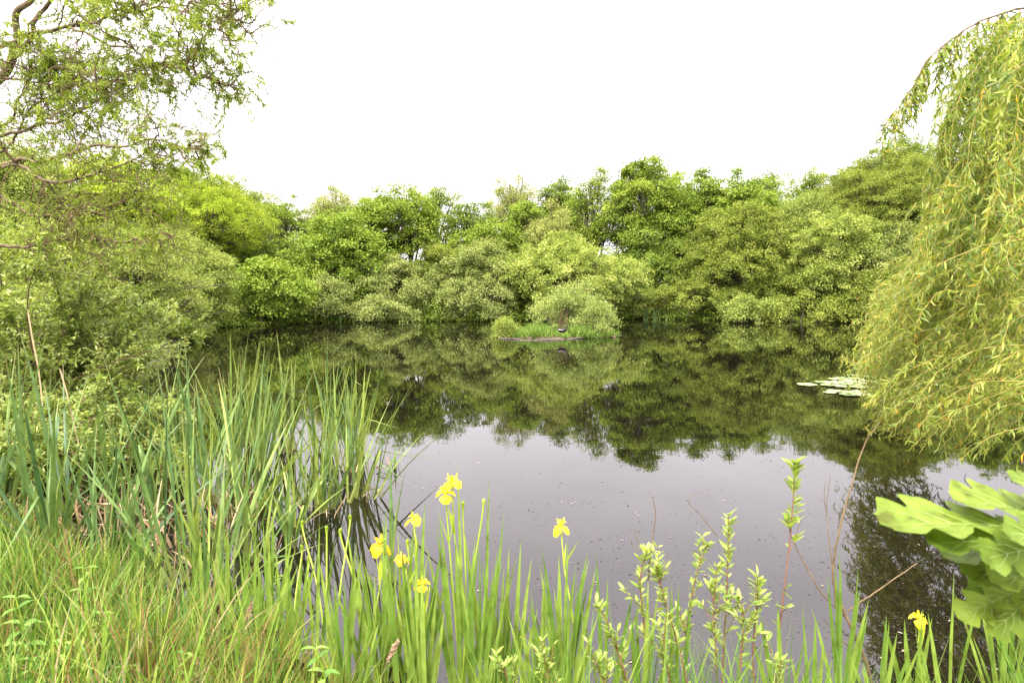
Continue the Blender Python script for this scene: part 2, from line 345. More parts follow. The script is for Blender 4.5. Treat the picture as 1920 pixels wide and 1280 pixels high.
    mbc = MB(); s = leaf * rng.uniform(.7, 1.25, tot)
    ok = P[:, 2] > .03
    leaves(mbc, P[ok], Dv[ok], (K['L'] * .86 * s)[ok], (K['W'] * .86 * s)[ok], rng, rnd[ok], up=K['up'])
    mbc.build('crown', M[col], root)
    # trunk and limbs
    mbt = MB(); S = 9; tr = max(.05, .018 * H)
    if cb < .1:       # bush: many stems from the foot
        starts = rng.normal(size=(len(lob), 3)) * np.array([.25 * R, .25 * R, 0]) * .6; starts[:, 2] = -.1
    else: starts = np.zeros((len(lob), 3)); starts[:, 2] = rng.uniform(.25, .8, len(lob)) * (zc0 + hc * .35)
    ends = np.array([l[0] for l in lob]); t = np.linspace(0, 1, S)[None, :, None]
    mid = (starts + ends) / 2 + np.stack([np.zeros(len(lob)), np.zeros(len(lob)), np.abs(ends[:, 0]) * .1], -1) + rng.normal(size=ends.shape) * .12 * R
    limb = (1 - t) ** 2 * starts[:, None] + 2 * t * (1 - t) * mid[:, None] + t ** 2 * ends[:, None]
    tubes(mbt, limb, np.linspace(tr * .55, tr * .2, S)[None], 5)
    if cb >= .1:
        trk = np.array([[0, 0, -.3], [rng.normal() * .1, 0, zc0 * .5], [rng.normal() * .2, rng.normal() * .1, zc0 + hc * .2], [rng.normal() * .25, 0, zc0 + hc * .5], [rng.normal() * .3, 0, H * .93]])
        tubes(mbt, smooth_path(trk, 14)[None], np.linspace(tr, tr * .15, 14)[None], 7)
    st = ends[own] * .75 + starts[own] * .25; t6 = np.linspace(0, 1, 5)[None, :, None]
    m2 = (st + cc) / 2 + rng.normal(size=cc.shape) * .15; br = (1 - t6) ** 2 * st[:, None] + 2 * t6 * (1 - t6) * m2[:, None] + t6 ** 2 * cc[:, None]
    tubes(mbt, br, np.linspace(tr * .18, .012, 5)[None], 4)
    mbt.build('trunk' if cb >= .1 else 'stems', M['bark'], root)
    return root

TREES = [
 # label, px, top, width, distance, form, colour, crown bottom, density
 ('deep green tree with rounded top showing behind the curly willow branch tips', 345, 308, 130, 52, 'maple', 'deep', .1, 1),
 ('tall yellowish olive tree sloping down right of the curly willow, behind the yellow tree', 445, 338, 170, 53, 'sparse', 'olive', .15, 1.2),
 ('spreading yellow-green feathery tree with fanned branches at the left shore', 385, 338, 230, 42, 'fine', 'yellow', .38, .9),
 ('see-through green tree with sky gaps right of the yellow feathery tree', 530, 374, 115, 49, 'sparse', 'maple', .3, .75),
 ('green tree filling the gap low behind the left shore shrubs', 470, 440, 130, 46, 'sparse', 'deep', .1, .8),
 ('leftmost pale birch with wispy top above the far treeline', 628, 350, 105, 51, 'birch', 'birch', .15, 1),
 ('bright rounded tree immediately right of the left pale birch', 700, 357, 120, 47, 'maple', 'maple', .15, 1),
 ('layered green tree with dark trunk showing over a sky gap', 772, 352, 100, 46, 'maple', 'maple', .42, .75),
 ('slender airy tree with sky showing through its tall crown', 822, 338, 80, 50, 'sparse', 'maple', .3, .65),
 ('small pointed dull green tree in the dip of the treeline', 882, 374, 90, 49, 'sparse', 'deep', .15, 1.3),
 ('tall pale birch standing highest left of the far treeline dip', 966, 316, 95, 56, 'birch', 'birch', .2, .7),
 ('vivid lime-green young tree glowing in front of the tall birch', 985, 368, 80, 47, 'bright', 'bright', .2, 1),
 ('deep green leafy tree filling beneath the treeline dip', 915, 412, 120, 46, 'maple', 'maple', .1, 1),
 ('dark green round-topped tree right of the tall pale birch', 1052, 334, 95, 55, 'deep', 'deep', .2, 1),
 ('dull grey-green airy tree above the big lime bush', 1030, 384, 100, 46, 'birch', 'birch', .35, .65),
 ('tall tree with olive tint left of the highest green tree', 1112, 312, 95, 51, 'sparse', 'maple', .35, .75),
 ('highest bright green tree with forked trunk in the middle of the treeline', 1205, 300, 140, 49, 'maple', 'maple', .30, .8),
 ('tree with dark branches right behind the highest tree', 1268, 308, 90, 52, 'sparse', 'maple', .25, .9),
 ('smooth bright green tree right of the highest tree', 1322, 318, 110, 48, 'maple', 'bright', .25, 1),
 ('broad bright green dome-shaped tree above the olive bushes', 1392, 322, 120, 47, 'maple', 'bright', .2, 1),
 ('twiggy sparse treetop peeping behind the bright dome-shaped tree', 1425, 318, 75, 56, 'sparse', 'deep', .5, .8),
 ('ragged green treetop standing alone in the dip on the right', 1508, 302, 90, 52, 'sparse', 'maple', .3, .9),
 ('dull blue-green rounded tree under the ragged treetop', 1490, 372, 150, 45, 'birch', 'feather', .1, 1.1),
 ('mid-green tree on the rising slope of the right treeline', 1585, 312, 120, 51, 'maple', 'maple', .15, 1),
 ('huge olive-green rounded tree with fine foliage on the right shore', 1640, 292, 210, 45, 'fine', 'olive', .16, 1.05),
 ('dark feathery treetop rising highest on the right of the treeline', 1680, 246, 110, 57, 'sparse', 'deep', .3, 1.2),
 ('dark green tree half hidden by the weeping willow curtain', 1745, 285, 130, 50, 'deep', 'deep', .15, 1),
 ('shadowed low-crowned tree tight beside the weeping willow curtain', 1745, 392, 150, 43, 'deep', 'deep', .1, 1),
 ('tree seen only through gaps high in the weeping willow', 1880, 290, 190, 48, 'maple', 'maple', .1, 1),
 ('pale green tree behind the lower curly willow limbs at the left edge', 30, 262, 240, 33, 'birch', 'lime', .15, 1),
 ('leafy green tree behind the forked ends of the lower curly willow limbs', 215, 292, 200, 36, 'maple', 'yellow', .12, 1),
]
for i, (lab, px, vt, w, D, form, col, cb, dn) in enumerate(TREES):
    tree('birch_tree' if 'birch' in lab else 'tree', 'tree', lab, px, vt, w * 1.22, D, form, col, 100 + i, cb, 'trees beyond the pond', dn)
BUSHES = [
 ('large feathery blue-green bush leaning over the left shore', 352, 432, 140, 31.5, 'fine', 'feather', 1),
 ('low feathery blue-green bush drooping to the brown bank at the left shore', 362, 505, 95, 30.5, 'fine', 'feather', 1),
 ('grey-green willow mass above and behind the near shrub at left', 250, 425, 260, 22, 'fine', 'feather', 1),
 ('yellowish green willow bush at the left edge above the near shrub', 60, 415, 300, 17, 'fine', 'lime', 1),
 ('bright green hazel-like shrub with dark hollow beneath it, left shore', 498, 482, 165, 36.5, 'maple', 'bright', 1),
 ('tall fresh green bush with lighter top left of the grey sallows', 645, 410, 165, 43, 'bright', 'bright', 1),
 ('medium green bush squeezed between the hazel-like shrub and fresh green bush', 585, 470, 100, 42, 'maple', 'maple', 1),
 ('small grey-green bush with reeds at its foot', 612, 520, 90, 39, 'sallow', 'sallow', 1),
 ('wide grey-green sallow behind the palest low bush', 742, 488, 160, 42.5, 'sallow', 'sallow', 1),
 ('palest low bush hanging over the waterline', 712, 556, 150, 39.6, 'sallow', 'sallow', 1),
 ('dark olive bush under the sky gap', 830, 468, 120, 45, 'sallow', 'olive', 1),
 ('tall grey-green sallow touching the lime bush', 905, 455, 160, 43.5, 'sallow', 'sallow', 1),
 ('low grey-green sallow with brown twigs along the waterline', 880, 530, 190, 41, 'sallow', 'sallow', 1),
 ('biggest lime-green domed bush behind the island', 1058, 446, 255, 42.5, 'sallow', 'lime', 1.1),
 ('deep green lower crown right of the lime bush', 1225, 445, 180, 47, 'deep', 'deep', 1.1),
 ('blue-green small bush in the dark gap right of the island', 1192, 535, 90, 44.5, 'sallow', 'feather', .9),
 ('tall olive bush with rounded shoulders left of the sky gap', 1390, 392, 220, 44.5, 'sallow', 'olive', 1.1),
 ('low olive bush over a dark waterline hollow', 1300, 522, 210, 43, 'sallow', 'olive', 1),
 ('largest pale brownish-green sallow on the right shore', 1555, 402, 240, 42.5, 'sallow', 'lime', 1),
 ('bright small-leaved bush dipping into the water on the right', 1400, 555, 110, 39, 'sallow', 'feather', 1),
 ('low green bush joining the dipping bush along the right waterline', 1510, 548, 160, 39.3, 'sallow', 'olive', 1),
 ('grey-green bush between the largest sallow and the weeping willow', 1662, 432, 150, 41, 'sallow', 'sallow', 1),
 ('low leafy bush at the waterline beside the weeping willow', 1630, 510, 140, 38.7, 'sallow', 'olive', 1),
 ('bush glimpsed behind the lower weeping willow branches', 1800, 450, 220, 37, 'sallow', 'olive', 1),
]
for i, (lab, px, vt, w, D, form, col, dn) in enumerate(BUSHES):
    tree('bush', 'bush', lab, px, vt, w * 1.15, D, form, col, 300 + i, 0.0, 'bushes along the far shore', dn, leaf=.75 if D < 25 else 1)
# a far wood behind the trees that closes the low gaps, one mass nobody could count
rng = np.random.default_rng(5); mb = MB(); n = 30000
a = rng.uniform(-.80, .80, n); D_ = rng.uniform(62, 76, n); zt = 2.5 + 1.3 * np.sin(a * 17) + .8 * np.sin(a * 41 + 2)
P = np.stack([np.tan(a) * D_, D_, rng.uniform(0, 1, n) ** .8 * (zt + 1.5)], -1)
leaves(mb, P, rng.normal(size=(n, 3)), .55, .42, rng, rng.random(n))
x = rng.uniform(-26, 36, 900000); y = rng.uniform(24, 48, 900000); d_ = shore_dist(x, y); k_ = (d_ > -.35) & (d_ < 2.6); x, y = x[k_], y[k_]; n = len(x)
hh = (1.2 + .5 * np.sin(x * .9) + .4 * np.sin(x * 2.3)) * np.clip(.35 + d_[k_] * .6, .1, 1.2); P = np.stack([x, y, .02 + rng.random(n) * hh], -1)
leaves(mb, P, rng.normal(size=(n, 3)), .16, .12, rng, rng.random(n))
tag(mb.build('undergrowth', M['deep']), 'dense low undergrowth beyond the far trees', kind='stuff')

# small reeds and sticks at the far waterline
def blades(mb, P, n, L, Wd, spread, rng, S=7, bend=.25, lean=(0, 0), rnd=(0, 1), kink=0.0, vf=.35):
    a = rng.uniform(0, 2 * np.pi, n); tilt = np.abs(rng.normal(0, spread * 1.15, n)) + .03
    d = np.stack([np.cos(a) * tilt + lean[0], np.sin(a) * tilt + lean[1], np.ones(n)], -1)
    L = L * rng.uniform(.7, 1.1, n); out = d * np.array([1, 1, 0]); bd = bend * rng.uniform(.2, 1.8, n)
    d = nrm(d); pts = [np.asarray(P, float) * np.ones((n, 3))]; k0 = rng.integers(3, S, n); kk = rng.random(n) < kink
    for i in range(S - 1):
        dd = nrm(d + out * (bd * i / S * 2)[:, None] - np.array([0, 0, 1.0]) * (bd * (i / S) ** 2 * .6)[:, None])
        snap = kk & (i >= k0); h = nrm(out + 1e-6); dd = np.where(snap[:, None], nrm(h + np.array([0, 0, -.35])), dd)
        pts.append(pts[-1] + dd * (L / (S - 1))[:, None])
    C = np.stack(pts, 1); az = a + np.pi / 2 + rng.normal(0, .6, n)
    side = np.stack([np.cos(az), np.sin(az), np.zeros(n)], -1)[:, None]
    t = np.linspace(0, 1, S); hw = (Wd / 2) * rng.uniform(.45, 1.2, n)[:, None] * np.where(t < .3, 1, np.maximum(1 - ((t - .3) / .7) ** 1.7, .02))[None]
    ribbons(mb, C, side, hw, rng.uniform(*rnd, n), vf)
    return C
rng = np.random.default_rng(77)
mb = MB()
for px0, px1, v, n in ((585, 640, 606, 14), (1180, 1250, 601, 12)):
    for k in range(n):
        p = gp(rng.uniform(px0, px1), v - rng.uniform(0, 2)); p[2] = -.1
        blades(mb, p, 4, 1.0, .04, .2, rng, rnd=(0, .25))
tag(mb.build('reeds', M['cattail']), 'thin green reeds standing along the far waterline', 'reeds', kind='stuff')

# ------------------------------------------------------------------ island planting and its bird
tree('willow_bush', 'bush', 'silvery willow bush of upright shoots standing on the island', 1072, 536, 142, 27.6, 'fine', 'silver', 900, 0.0, None, 1.0, leaf=.8, dep=.6)
tree('willow_bush', 'bush', 'small silvery willow bush trailing at the right end of the island', 1122, 572, 62, 27.0, 'fine', 'silver', 901, 0.0, None, 1.2, leaf=.7)
tree('willow_bush', 'bush', 'tiny leafy bush at the left tip of the island', 948, 600, 30, 26.6, 'fine', 'lime', 902, 0.0, None, 1.2, leaf=.6)
rng = np.random.default_rng(8); mb = MB()
for k in range(1100):
    a = rng.uniform(0, 6.28); r = math.sqrt(rng.random()) * 1.03; x = IX + IRX * r * math.cos(a); y = IY + IRY * r * math.sin(a)
    tall = .5 if abs(x - (IX - .9)) < .45 or abs(x - (IX + .75)) < .4 else .3
    blades(mb, (x, y, max(.1 * (1 - r ** 4), -.02)), 7, tall, .03, .45, rng, S=4, bend=.3)
tag(mb.build('grass', M['island_grass']), 'lush green grass covering the island', kind='stuff')
mb = MB(); p0 = np.array([IX + .2, IY - .5, .15])
d = nrm(rng.normal(size=(26, 3)) * np.array([.16, .16, 0]) + np.array([0, 0, 1])); C = grow(p0 + rng.normal(size=(26, 3)) * np.array([.14, .1, 0]), d, rng.uniform(.5, 1.2, 26), 7, .06, (0, 0, .05), rng)
tubes(mb, C, np.linspace(.010, .004, 7)[None], 4)
tag(mb.build('twigs', M['twig'], origin=p0), 'brown bare upright twigs in the middle of the island', 'twigs'); bpy.context.view_layer.update()
bpy.data.objects['twigs'].location = p0
def log(name, label, pts, r, mat):
    mb = MB(); p = smooth_path(pts, 24); rr = r * (1 + .15 * np.sin(np.arange(24) * 1.3)); rr[0] *= .4; rr[-1] *= .3
    tubes(mb, p[None], rr[None], 8); o = mb.build(name, mat, origin=p[0]); o.location = p[0]; return tag(o, label, 'log')
log('log', 'pale wet log edging the front of the island', [gp(935, 634) + [0, 0, .0], gp(958, 636.4) + [0, 0, .03], gp(985, 637.8) + [0, 0, .0], gp(1030, 638.2) + [0, 0, .02], gp(1060, 637) + [0, 0, -.01], gp(1085, 635) + [0, 0, .03], gp(1110, 633) + [0, 0, .03]], .032, M['bark'])
log('log', 'thin straight branch floating off the right tip of the island', [gp(1105, 632) + [0, 0, .05], gp(1130, 631) + [0, 0, .06], gp(1155, 633) + [0, 0, .02]], .035, M['bark_willow'])
# moorhen
bp = gp(1054, 627, .22) ; bp[1] -= .2
bird = empty('waterbird', (bp[0], bp[1], .2), 'small black moorhen with red beak standing on the island edge', 'bird')
mb = MB()
path = np.array([[-.24, 0, .26], [-.19, 0, .235], [-.12, 0, .205], [-.03, 0, .19], [.06, 0, .20], [.12, 0, .235], [.145, 0, .285], [.16, 0, .33], [.185, 0, .352], [.215, 0, .35], [.228, 0, .346]])
rad = np.array([.006, .035, .07, .092, .085, .06, .038, .032, .038, .026, .006])
tubes(mb, smooth_path(path, 33)[None], np.interp(np.linspace(0, 10, 33), np.arange(11), rad)[None], 12)
mb.build('body', M['feathers'], bird)
mb = MB(); tubes(mb, np.array([[[.215, 0, .352], [.235, 0, .35], [.26, 0, .343]]]), np.array([[.014, .011, .002]]), 6); mb.build('beak', M['beak'], bird)
mb = MB(); tubes(mb, np.array([[[-.20, .05, .24], [-.1, .085, .225], [0, .09, .215]], [[-.20, -.05, .24], [-.1, -.085, .225], [0, -.09, .215]]]), np.array([[.004, .011, .004]]), 5); mb.build('flank_stripe', M['white'], bird)
for s in (-1, 1):
    mb = MB(); tubes(mb, np.array([[[-.02, .03 * s, .13], [-.01, .035 * s, .07], [-.02, .035 * s, .01]], [[-.02, .035 * s, .012], [.02, .035 * s, .006], [.06, .04 * s, .004]]]), np.array([[.012, .006, .005]]), 5)
    mb.build('leg', M['bud'], bird)

# ------------------------------------------------------------------ lily pads and floating bits
rng = np.random.default_rng(21)
def pad_mesh(rv=.5):
    mb = MB(); t = np.linspace(.12, 2 * np.pi - .12, 25); r = np.linspace(0.02, 1, 4)
    P = np.stack([r[:, None] * np.cos(t), r[:, None] * np.sin(t), .012 * r[:, None] ** 2 + .004 * np.sin(t * 6) * r[:, None]], -1)
    idx = np.arange(100).reshape(4, 25); mb.add(P, np.stack([idx[:-1, :-1], idx[1:, :-1], idx[1:, 1:], idx[:-1, 1:]], -1), rv); return mb
pads = [(1513, 721, .26), (1552, 722, .2), (1568, 711, .22), (1580, 709, .2), (1598, 716, .24), (1575, 724, .2), (1600, 722, .24), (1612, 726, .24), (1590, 740, .22), (1618, 741, .22), (1556, 736, .16), (1622, 706, .24), (1605, 704, .2), (1545, 717, .26), (1560, 719, .2), (1572, 716, .22), (1590, 713, .25), (1604, 710, .22), (1585, 720, .23), (1608, 718, .26), (1625, 714, .22),
        (1565, 733, .2), (1580, 735, .24), (1597, 737, .24), (1612, 735, .2), (1640, 716, .25), (1655, 720, .23), (1660, 742, .22), (1690, 748, .24), (1712, 720, .25), (1725, 726, .23), (1740, 718, .24), (1760, 722, .2),
        (1720, 750, .22), (1740, 753, .24), (1632, 725, .22), (1675, 730, .22), (1700, 735, .24), (1755, 745, .2), (1780, 735, .22), (1648, 750, .2), (1670, 755, .2), (1690, 712, .22), (1715, 709, .2)]
padob = None
for i, (px, v, r) in enumerate(pads):
    p = gp(px, v, .006)
    padob = padob or []
    if len(padob) < 5:
        o = pad_mesh([.8, .3, .6, .05, .95][len(padob)]).build('lily_pad', M['pad']); padob.append(o)
    else: o = padob[i % 5].copy(); COL.objects.link(o)
    o.location = (p[0], p[1], .006 + .0015 * (i % 5)); o.scale = (r * .8, r * .8 * rng.uniform(.85, 1), .8); o.rotation_euler = (0, 0, rng.uniform(0, 6.28))
    tag(o, 'lone round lily pad floating farthest left of the pads' if i == 0 else 'pale lily pad lying in the patch under the weeping willow', 'lily pad', 'lily pads')
mb = MB(); n = 9000
px = 1920 - 1250 * rng.beta(1.1, 1.7, n); v = rng.beta(1.3, 1.9, n) * 520 + 760
cl_ = rng.random((220, 2)) * [1250, 520] + [670, 760]; near = rng.random(n) < .6; ci_ = rng.integers(0, 220, n); px = np.where(near, cl_[ci_, 0] + rng.normal(0, 26, n), px); v = np.where(near, cl_[ci_, 1] + rng.normal(0, 7, n), v)
P = np.array([gp(a, b, .004) for a, b in zip(px, v)]); a = rng.uniform(0, 6.28, n)
D = np.stack([np.cos(a), np.sin(a) * .5, np.zeros(n)], -1)
Ls = rng.exponential(.006, n) + .003; big = rng.random(n) < .012; Ls[big] += .025
side = nrm(np.cross(D, [0, 0, 1.0])); nD = nrm(D)
V = np.stack([P, P + nD * Ls[:, None] * .5 + side * Ls[:, None] * .16, P + nD * Ls[:, None], P + nD * Ls[:, None] * .5 - side * Ls[:, None] * .16], 1)
mb.add(V, np.arange(4 * n).reshape(n, 4), np.repeat(np.clip(rng.beta(1, 2.2, n) + big * .4 + (px > 1580) * .12, 0, 1), 4))
tag(mb.build('floating_debris', M['debris'], smooth=False), 'seeds and willow leaf scraps floating on the pond', kind='stuff')

# ------------------------------------------------------------------ curly willow, top left
def limb_paths(traces, S=40):
    return [smooth_path([atD(px, v, D) for px, v, D in tr], S) for tr in traces]
rng = np.random.default_rng(11)
TR = [
 [(-190, 620, 8.0), (-150, 400, 7.8), (-110, 250, 7.5), (-40, 180, 7.3), (8, 140, 7.2), (26, 100, 7.1), (33, 75, 7.1), (30, 25, 7.0), (58, 2, 7.0), (95, -40, 7.0), (150, -90, 7.0)],
 [(-120, 130, 7.5), (-60, 100, 7.3), (0, 85, 7.1), (30, 75, 7.0), (60, 60, 6.9), (100, 58, 6.8), (140, 46, 6.7), (180, 45, 6.6), (215, 24, 6.5), (250, 30, 6.4), (300, 22, 6.3), (350, 36, 6.2), (400, 52, 6.1), (440, 80, 6.0)],
 [(5, 130, 7.2), (60, 78, 7.1), (64, 48, 7.0), (84, 20, 7.0), (112, -8, 6.9), (160, -30, 6.8), (230, -15, 6.6), (290, 12, 6.4), (340, 6, 6.3), (400, 20, 6.2), (450, 55, 6.1), (480, 95, 6.0)],
 [(130, 52, 6.7), (165, 62, 6.5), (200, 82, 6.4), (235, 86, 6.3), (260, 104, 6.2), (290, 120, 6.2), (330, 128, 6.1), (370, 145, 6.0), (405, 155, 6.0)],
 [(-120, 300, 7.6), (-60, 262, 7.3), (0, 237, 7.0), (30, 224, 6.9), (40, 190, 6.8), (58, 165, 6.8), (66, 130, 6.8), (90, 110, 6.8), (110, 70, 6.8)],
 [(-110, 290, 7.5), (-50, 268, 7.2), (10, 262, 7.0), (40, 258, 6.9), (80, 242, 6.8), (110, 237, 6.7), (150, 214, 6.6), (190, 192, 6.5), (222, 160, 6.4), (250, 140, 6.4), (290, 138, 6.3)],
 [(-120, 340, 7.4), (-60, 318, 7.0), (0, 308, 6.7), (40, 298, 6.6), (70, 305, 6.5), (105, 293, 6.4), (150, 280, 6.3), (190, 268, 6.2), (240, 275, 6.1), (290, 262, 6.0), (340, 274, 6.0), (385, 278, 5.9)],
 [(-110, 330, 7.2), (-50, 322, 6.9), (0, 322, 6.7), (40, 322, 6.6), (75, 341, 6.5), (112, 351, 6.4), (160, 346, 6.3), (190, 336, 6.2), (235, 320, 6.1), (270, 304, 6.0), (310, 290, 6.0)],
 [(-120, 480, 7.4), (-60, 470, 7.1), (0, 462, 6.8), (50, 462, 6.7), (80, 454, 6.6), (120, 446, 6.5), (180, 446, 6.4), (240, 450, 6.3), (295, 434, 6.2)],
 [(-110, 300, 7.5), (-50, 285, 7.3), (0, 282, 7.1), (25, 262, 7.0), (50, 225, 6.9), (70, 190, 6.9), (100, 170, 6.8), (140, 150, 6.7), (180, 150, 6.6)],
 [(-100, 360, 7.2), (-40, 350, 6.9), (20, 372, 6.7), (70, 400, 6.6), (120, 380, 6.5), (180, 392, 6.4), (230, 370, 6.3), (280, 380, 6.2)],
 [(-120, 210, 7.4), (-50, 170, 7.2), (10, 150, 7.0), (60, 155, 6.9), (110, 160, 6.8), (150, 140, 6.7), (200, 150, 6.6), (240, 130, 6.5)],
]
RAD = [.075, .028, .028, .015, .020, .024, .029, .026, .023, .019, .015, .017]
root = empty('curly_willow_tree', (*atD(-190, 700, 8.0)[:2], gz(*atD(-190, 700, 8.0)[:2])), 'curly willow with twisted brown limbs reaching in from the upper left', 'tree')
base = np.array(root.location)
P_ = limb_paths(TR, 48)
P_[0] = smooth_path([base + [0, 0, -.2], base + [.1, 0, 1.2]] + [atD(*q) for q in TR[0]][1:], 48)
for p in P_[1:]: p += np.cumsum(rng.normal(size=p.shape) * .006, 0)
mb = MB(); r0 = [np.linspace(1, .16, 48) * r for r in RAD]; r0[0] = np.interp(np.linspace(0, 1, 48), [0, .25, .42, 1], [.16, .09, .048, .02])
for p, r in zip(P_, r0): tubes(mb, p[None], r[None], 9)
mb.build('trunk', M['bark_willow'], root, base)
LC = np.stack(P_[1:])
fwd = np.array([.55, -.12, .05])
n2 = 230; p, t, u, k = sample(LC, n2, rng, .22, 1); u0 = np.sqrt(rng.uniform(.06, 1, n2)); x_ = u0 * 47; i_ = np.minimum(x_.astype(int), 46); p = LC[k, i_]; t = nrm(LC[k, i_ + 1] - LC[k, i_]); u = u0
C2 = grow(p, t * .8 + rng.normal(size=(n2, 3)) * .55 + fwd * .5, rng.uniform(.3, .85, n2) * (1.15 - .5 * u), 16, .22, (.05, 0, -.01), rng, .62)
n3 = 1700; p, t, u, k = sample(C2, n3, rng, .15, 1)
C3 = grow(p, t * .6 + rng.normal(size=(n3, 3)) * .6 + fwd * .3, rng.uniform(.2, .55, n3), 12, .28, (.03, 0, -.03), rng, .6)
mb = MB(); tubes(mb, C2, np.linspace(.0085, .003, 16)[None], 5); tubes(mb, C3, np.linspace(.0036, .0014, 12)[None], 4)
mb.build('twigs', M['twig'], root, base)
nlv = 125000; src = np.concatenate([C3, C3]); p, t, u, k = sample(C3, nlv, rng, .3, 1)
# leaves sit in tufts: some twigs carry many, some are bare
wgt = rng.random(n3) ** 2.2 * np.where(C3[:, 0, 2] < 3.25, .5, 1.0) * np.clip(.55 + (C3[:, 0, 0] + 6.0) * .22, .35, 1.3); keep = rng.random(nlv) < wgt[k] * 1.25
p, t, k = p[keep], t[keep], k[keep]; nlv = len(p)
d = t * .5 + rng.normal(size=(nlv, 3)) * .6 + np.array([.1, 0, -.25]); L = rng.uniform(.03, .075, nlv)
tw = rng.random(n3)
C = grow(p, d, L, 3, .35, (0, 0, -.15), rng, .5); sd_ = nrm(np.cross(d, rng.normal(size=(nlv, 3))))[:, None]
mb = MB(); ribbons(mb, C, sd_, np.array([[.35, 1, .05]]) * rng.uniform(.0045, .0075, (nlv, 1)), np.clip(tw[k] * .5 + rng.normal(.25, .18, nlv), 0, 1), .3)
mb.build('crown', M['curly'], root, base)

# ------------------------------------------------------------------ near shrub, left
def shrub(name, label, cat, base, stems, L, dirs, mat, seed, leafL, leafW, n_tw, n_lf, stem_r=.012, trop=(0, 0, -.03), twL=(.3, .7), spread=.7, stemmat='twig'):
    rng = np.random.default_rng(seed); base = np.asarray(base, float); root = empty(name, base, label, cat)
    n = stems; d = nrm(rng.normal(size=(n, 3)) * spread * np.array([1, 1, .2]) + np.asarray(dirs))
    P = base + rng.normal(size=(n, 3)) * np.array([.45, .35, 0]) * min(1, L / 2); C1 = grow(P, d, rng.uniform(.6, 1.1, n) * L, 12, .05, trop, rng, .5)
    p, t, u, k = sample(C1, n_tw, rng, .12, 1); C2 = grow(p, t * .7 + rng.normal(size=(n_tw, 3)) * .55, rng.uniform(*twL, n_tw) * (1.2 - .6 * u), 8, .07, (0, 0, .02), rng, .4)
    mb = MB(); tubes(mb, C1, np.linspace(stem_r, stem_r * .3, 12)[None], 6); tubes(mb, C2, np.linspace(stem_r * .35, .0015, 8)[None], 4)
    mb.build('stems', M[stemmat], root, base)
    p, t, u, k = sample(C2, n_lf, rng, .05, 1.0); tw = rng.normal(.45, .17, n_tw)
    dv = t * .7 + rng.normal(size=(n_lf, 3)) * .55; dv[:, 2] *= .6; Lf = leafL * rng.uniform(.55, 1.2, n_lf)
    C = grow(p, dv, Lf, 3, .06, (0, 0, -.06), rng); upv = np.array([0, 0, 1.0]) + rng.normal(size=(n_lf, 3)) * .45
    sd_ = nrm(np.cross(nrm(dv), upv))[:, None]
    mb = MB(); ribbons(mb, C, sd_, np.array([[.25, 1, .04]]) * (leafW / 2 * Lf / leafL)[:, None], np.clip(tw[k] + rng.normal(0, .17, n_lf) + .15 * (u - .5), 0, 1), .28)
    mb.build('crown', M[mat], root, base)
    return root
shrub('willow_shrub', 'nearest leafy willow shrub with small oval leaves and thin stems, behind the cattails at left', 'shrub', (-6.3, 7.4, .3), 60, 2.5, (-.02, -.1, .95), 'shrub', 31, .068, .024, 3000, 92000, trop=(.015, 0, -.035))
shrub('willow_shrub', 'leafy willow shrub arching low over the water, its tip touching the pond at left', 'shrub', (-5.3, 7.2, .1), 34, 1.55, (.32, -.1, .6), 'shrub', 32, .062, .022, 1300, 34000, trop=(.02, 0, -.06))
shrub('willow_shrub', 'low leafy shrub behind the leftmost cattail fan, growing from the dark bank', 'shrub', (-4.5, 5.6, .3), 30, .95, (.1, 0, .7), 'shrub', 33, .06, .024, 600, 14000, trop=(.01, 0, -.06), twL=(.2, .4))

# ------------------------------------------------------------------ weeping willow, right
rng = np.random.default_rng(12)
wb = np.array([9.0, 8.6, gz(9.0, 8.6)]); root = empty('weeping_willow_tree', wb, 'weeping willow trailing a yellow-green curtain of leaves at the right edge', 'tree')
TR = [
 [(2080, 60, 7.0), (1990, 18, 6.2), (1920, 15, 5.8), (1860, 28, 5.5), (1800, 55, 5.3), (1745, 95, 5.2), (1715, 145, 5.1), (1690, 190, 5.1), (1655, 228, 5.1)],
 [(2080, 120, 7.2), (1990, 60, 6.6), (1920, 60, 6.3), (1860, 85, 6.1), (1810, 130, 6.0), (1775, 190, 6.0), (1755, 240, 6.0)],
 [(2080, 240, 7.6), (2000, 180, 7.2), (1920, 190, 6.9), (1860, 230, 6.8), (1810, 290, 6.8), (1775, 370, 6.8), (1755, 440, 6.8)],
 [(2080, 330, 8.0), (2000, 300, 7.8), (1920, 340, 7.6), (1850, 400, 7.6), (1790, 480, 7.6), (1730, 530, 7.7), (1690, 590, 7.8), (1665, 640, 7.9)],
 [(2080, 380, 7.6), (1990, 380, 7.4), (1910, 440, 7.2), (1840, 490, 7.3), (1760, 500, 7.5), (1700, 530, 7.7), (1640, 560, 7.9)],
 [(2080, 300, 7.0), (2000, 260, 6.6), (1940, 320, 6.3), (1890, 430, 6.2), (1850, 560, 6.2), (1810, 680, 6.2)],
 [(2080, 480, 7.4), (1990, 480, 7.2), (1900, 560, 7.2), (1820, 620, 7.3), (1740, 660, 7.6), (1670, 690, 7.9)],
 [(2080, 500, 6.6), (1990, 540, 6.2), (1920, 620, 6.0), (1860, 700, 6.0), (1810, 780, 6.0)],
]
P_ = np.stack(limb_paths(TR, 30)); P_ += np.cumsum(rng.normal(size=P_.shape) * .008, 1)
hub = wb + [.3, -.3, 3.2]
mb = MB(); tubes(mb, smooth_path([wb + [0, 0, -.2], wb + [.1, 0, 1.5], hub, hub + [-.2, -.5, 2]], 16)[None], np.linspace(.26, .12, 16)[None], 10)
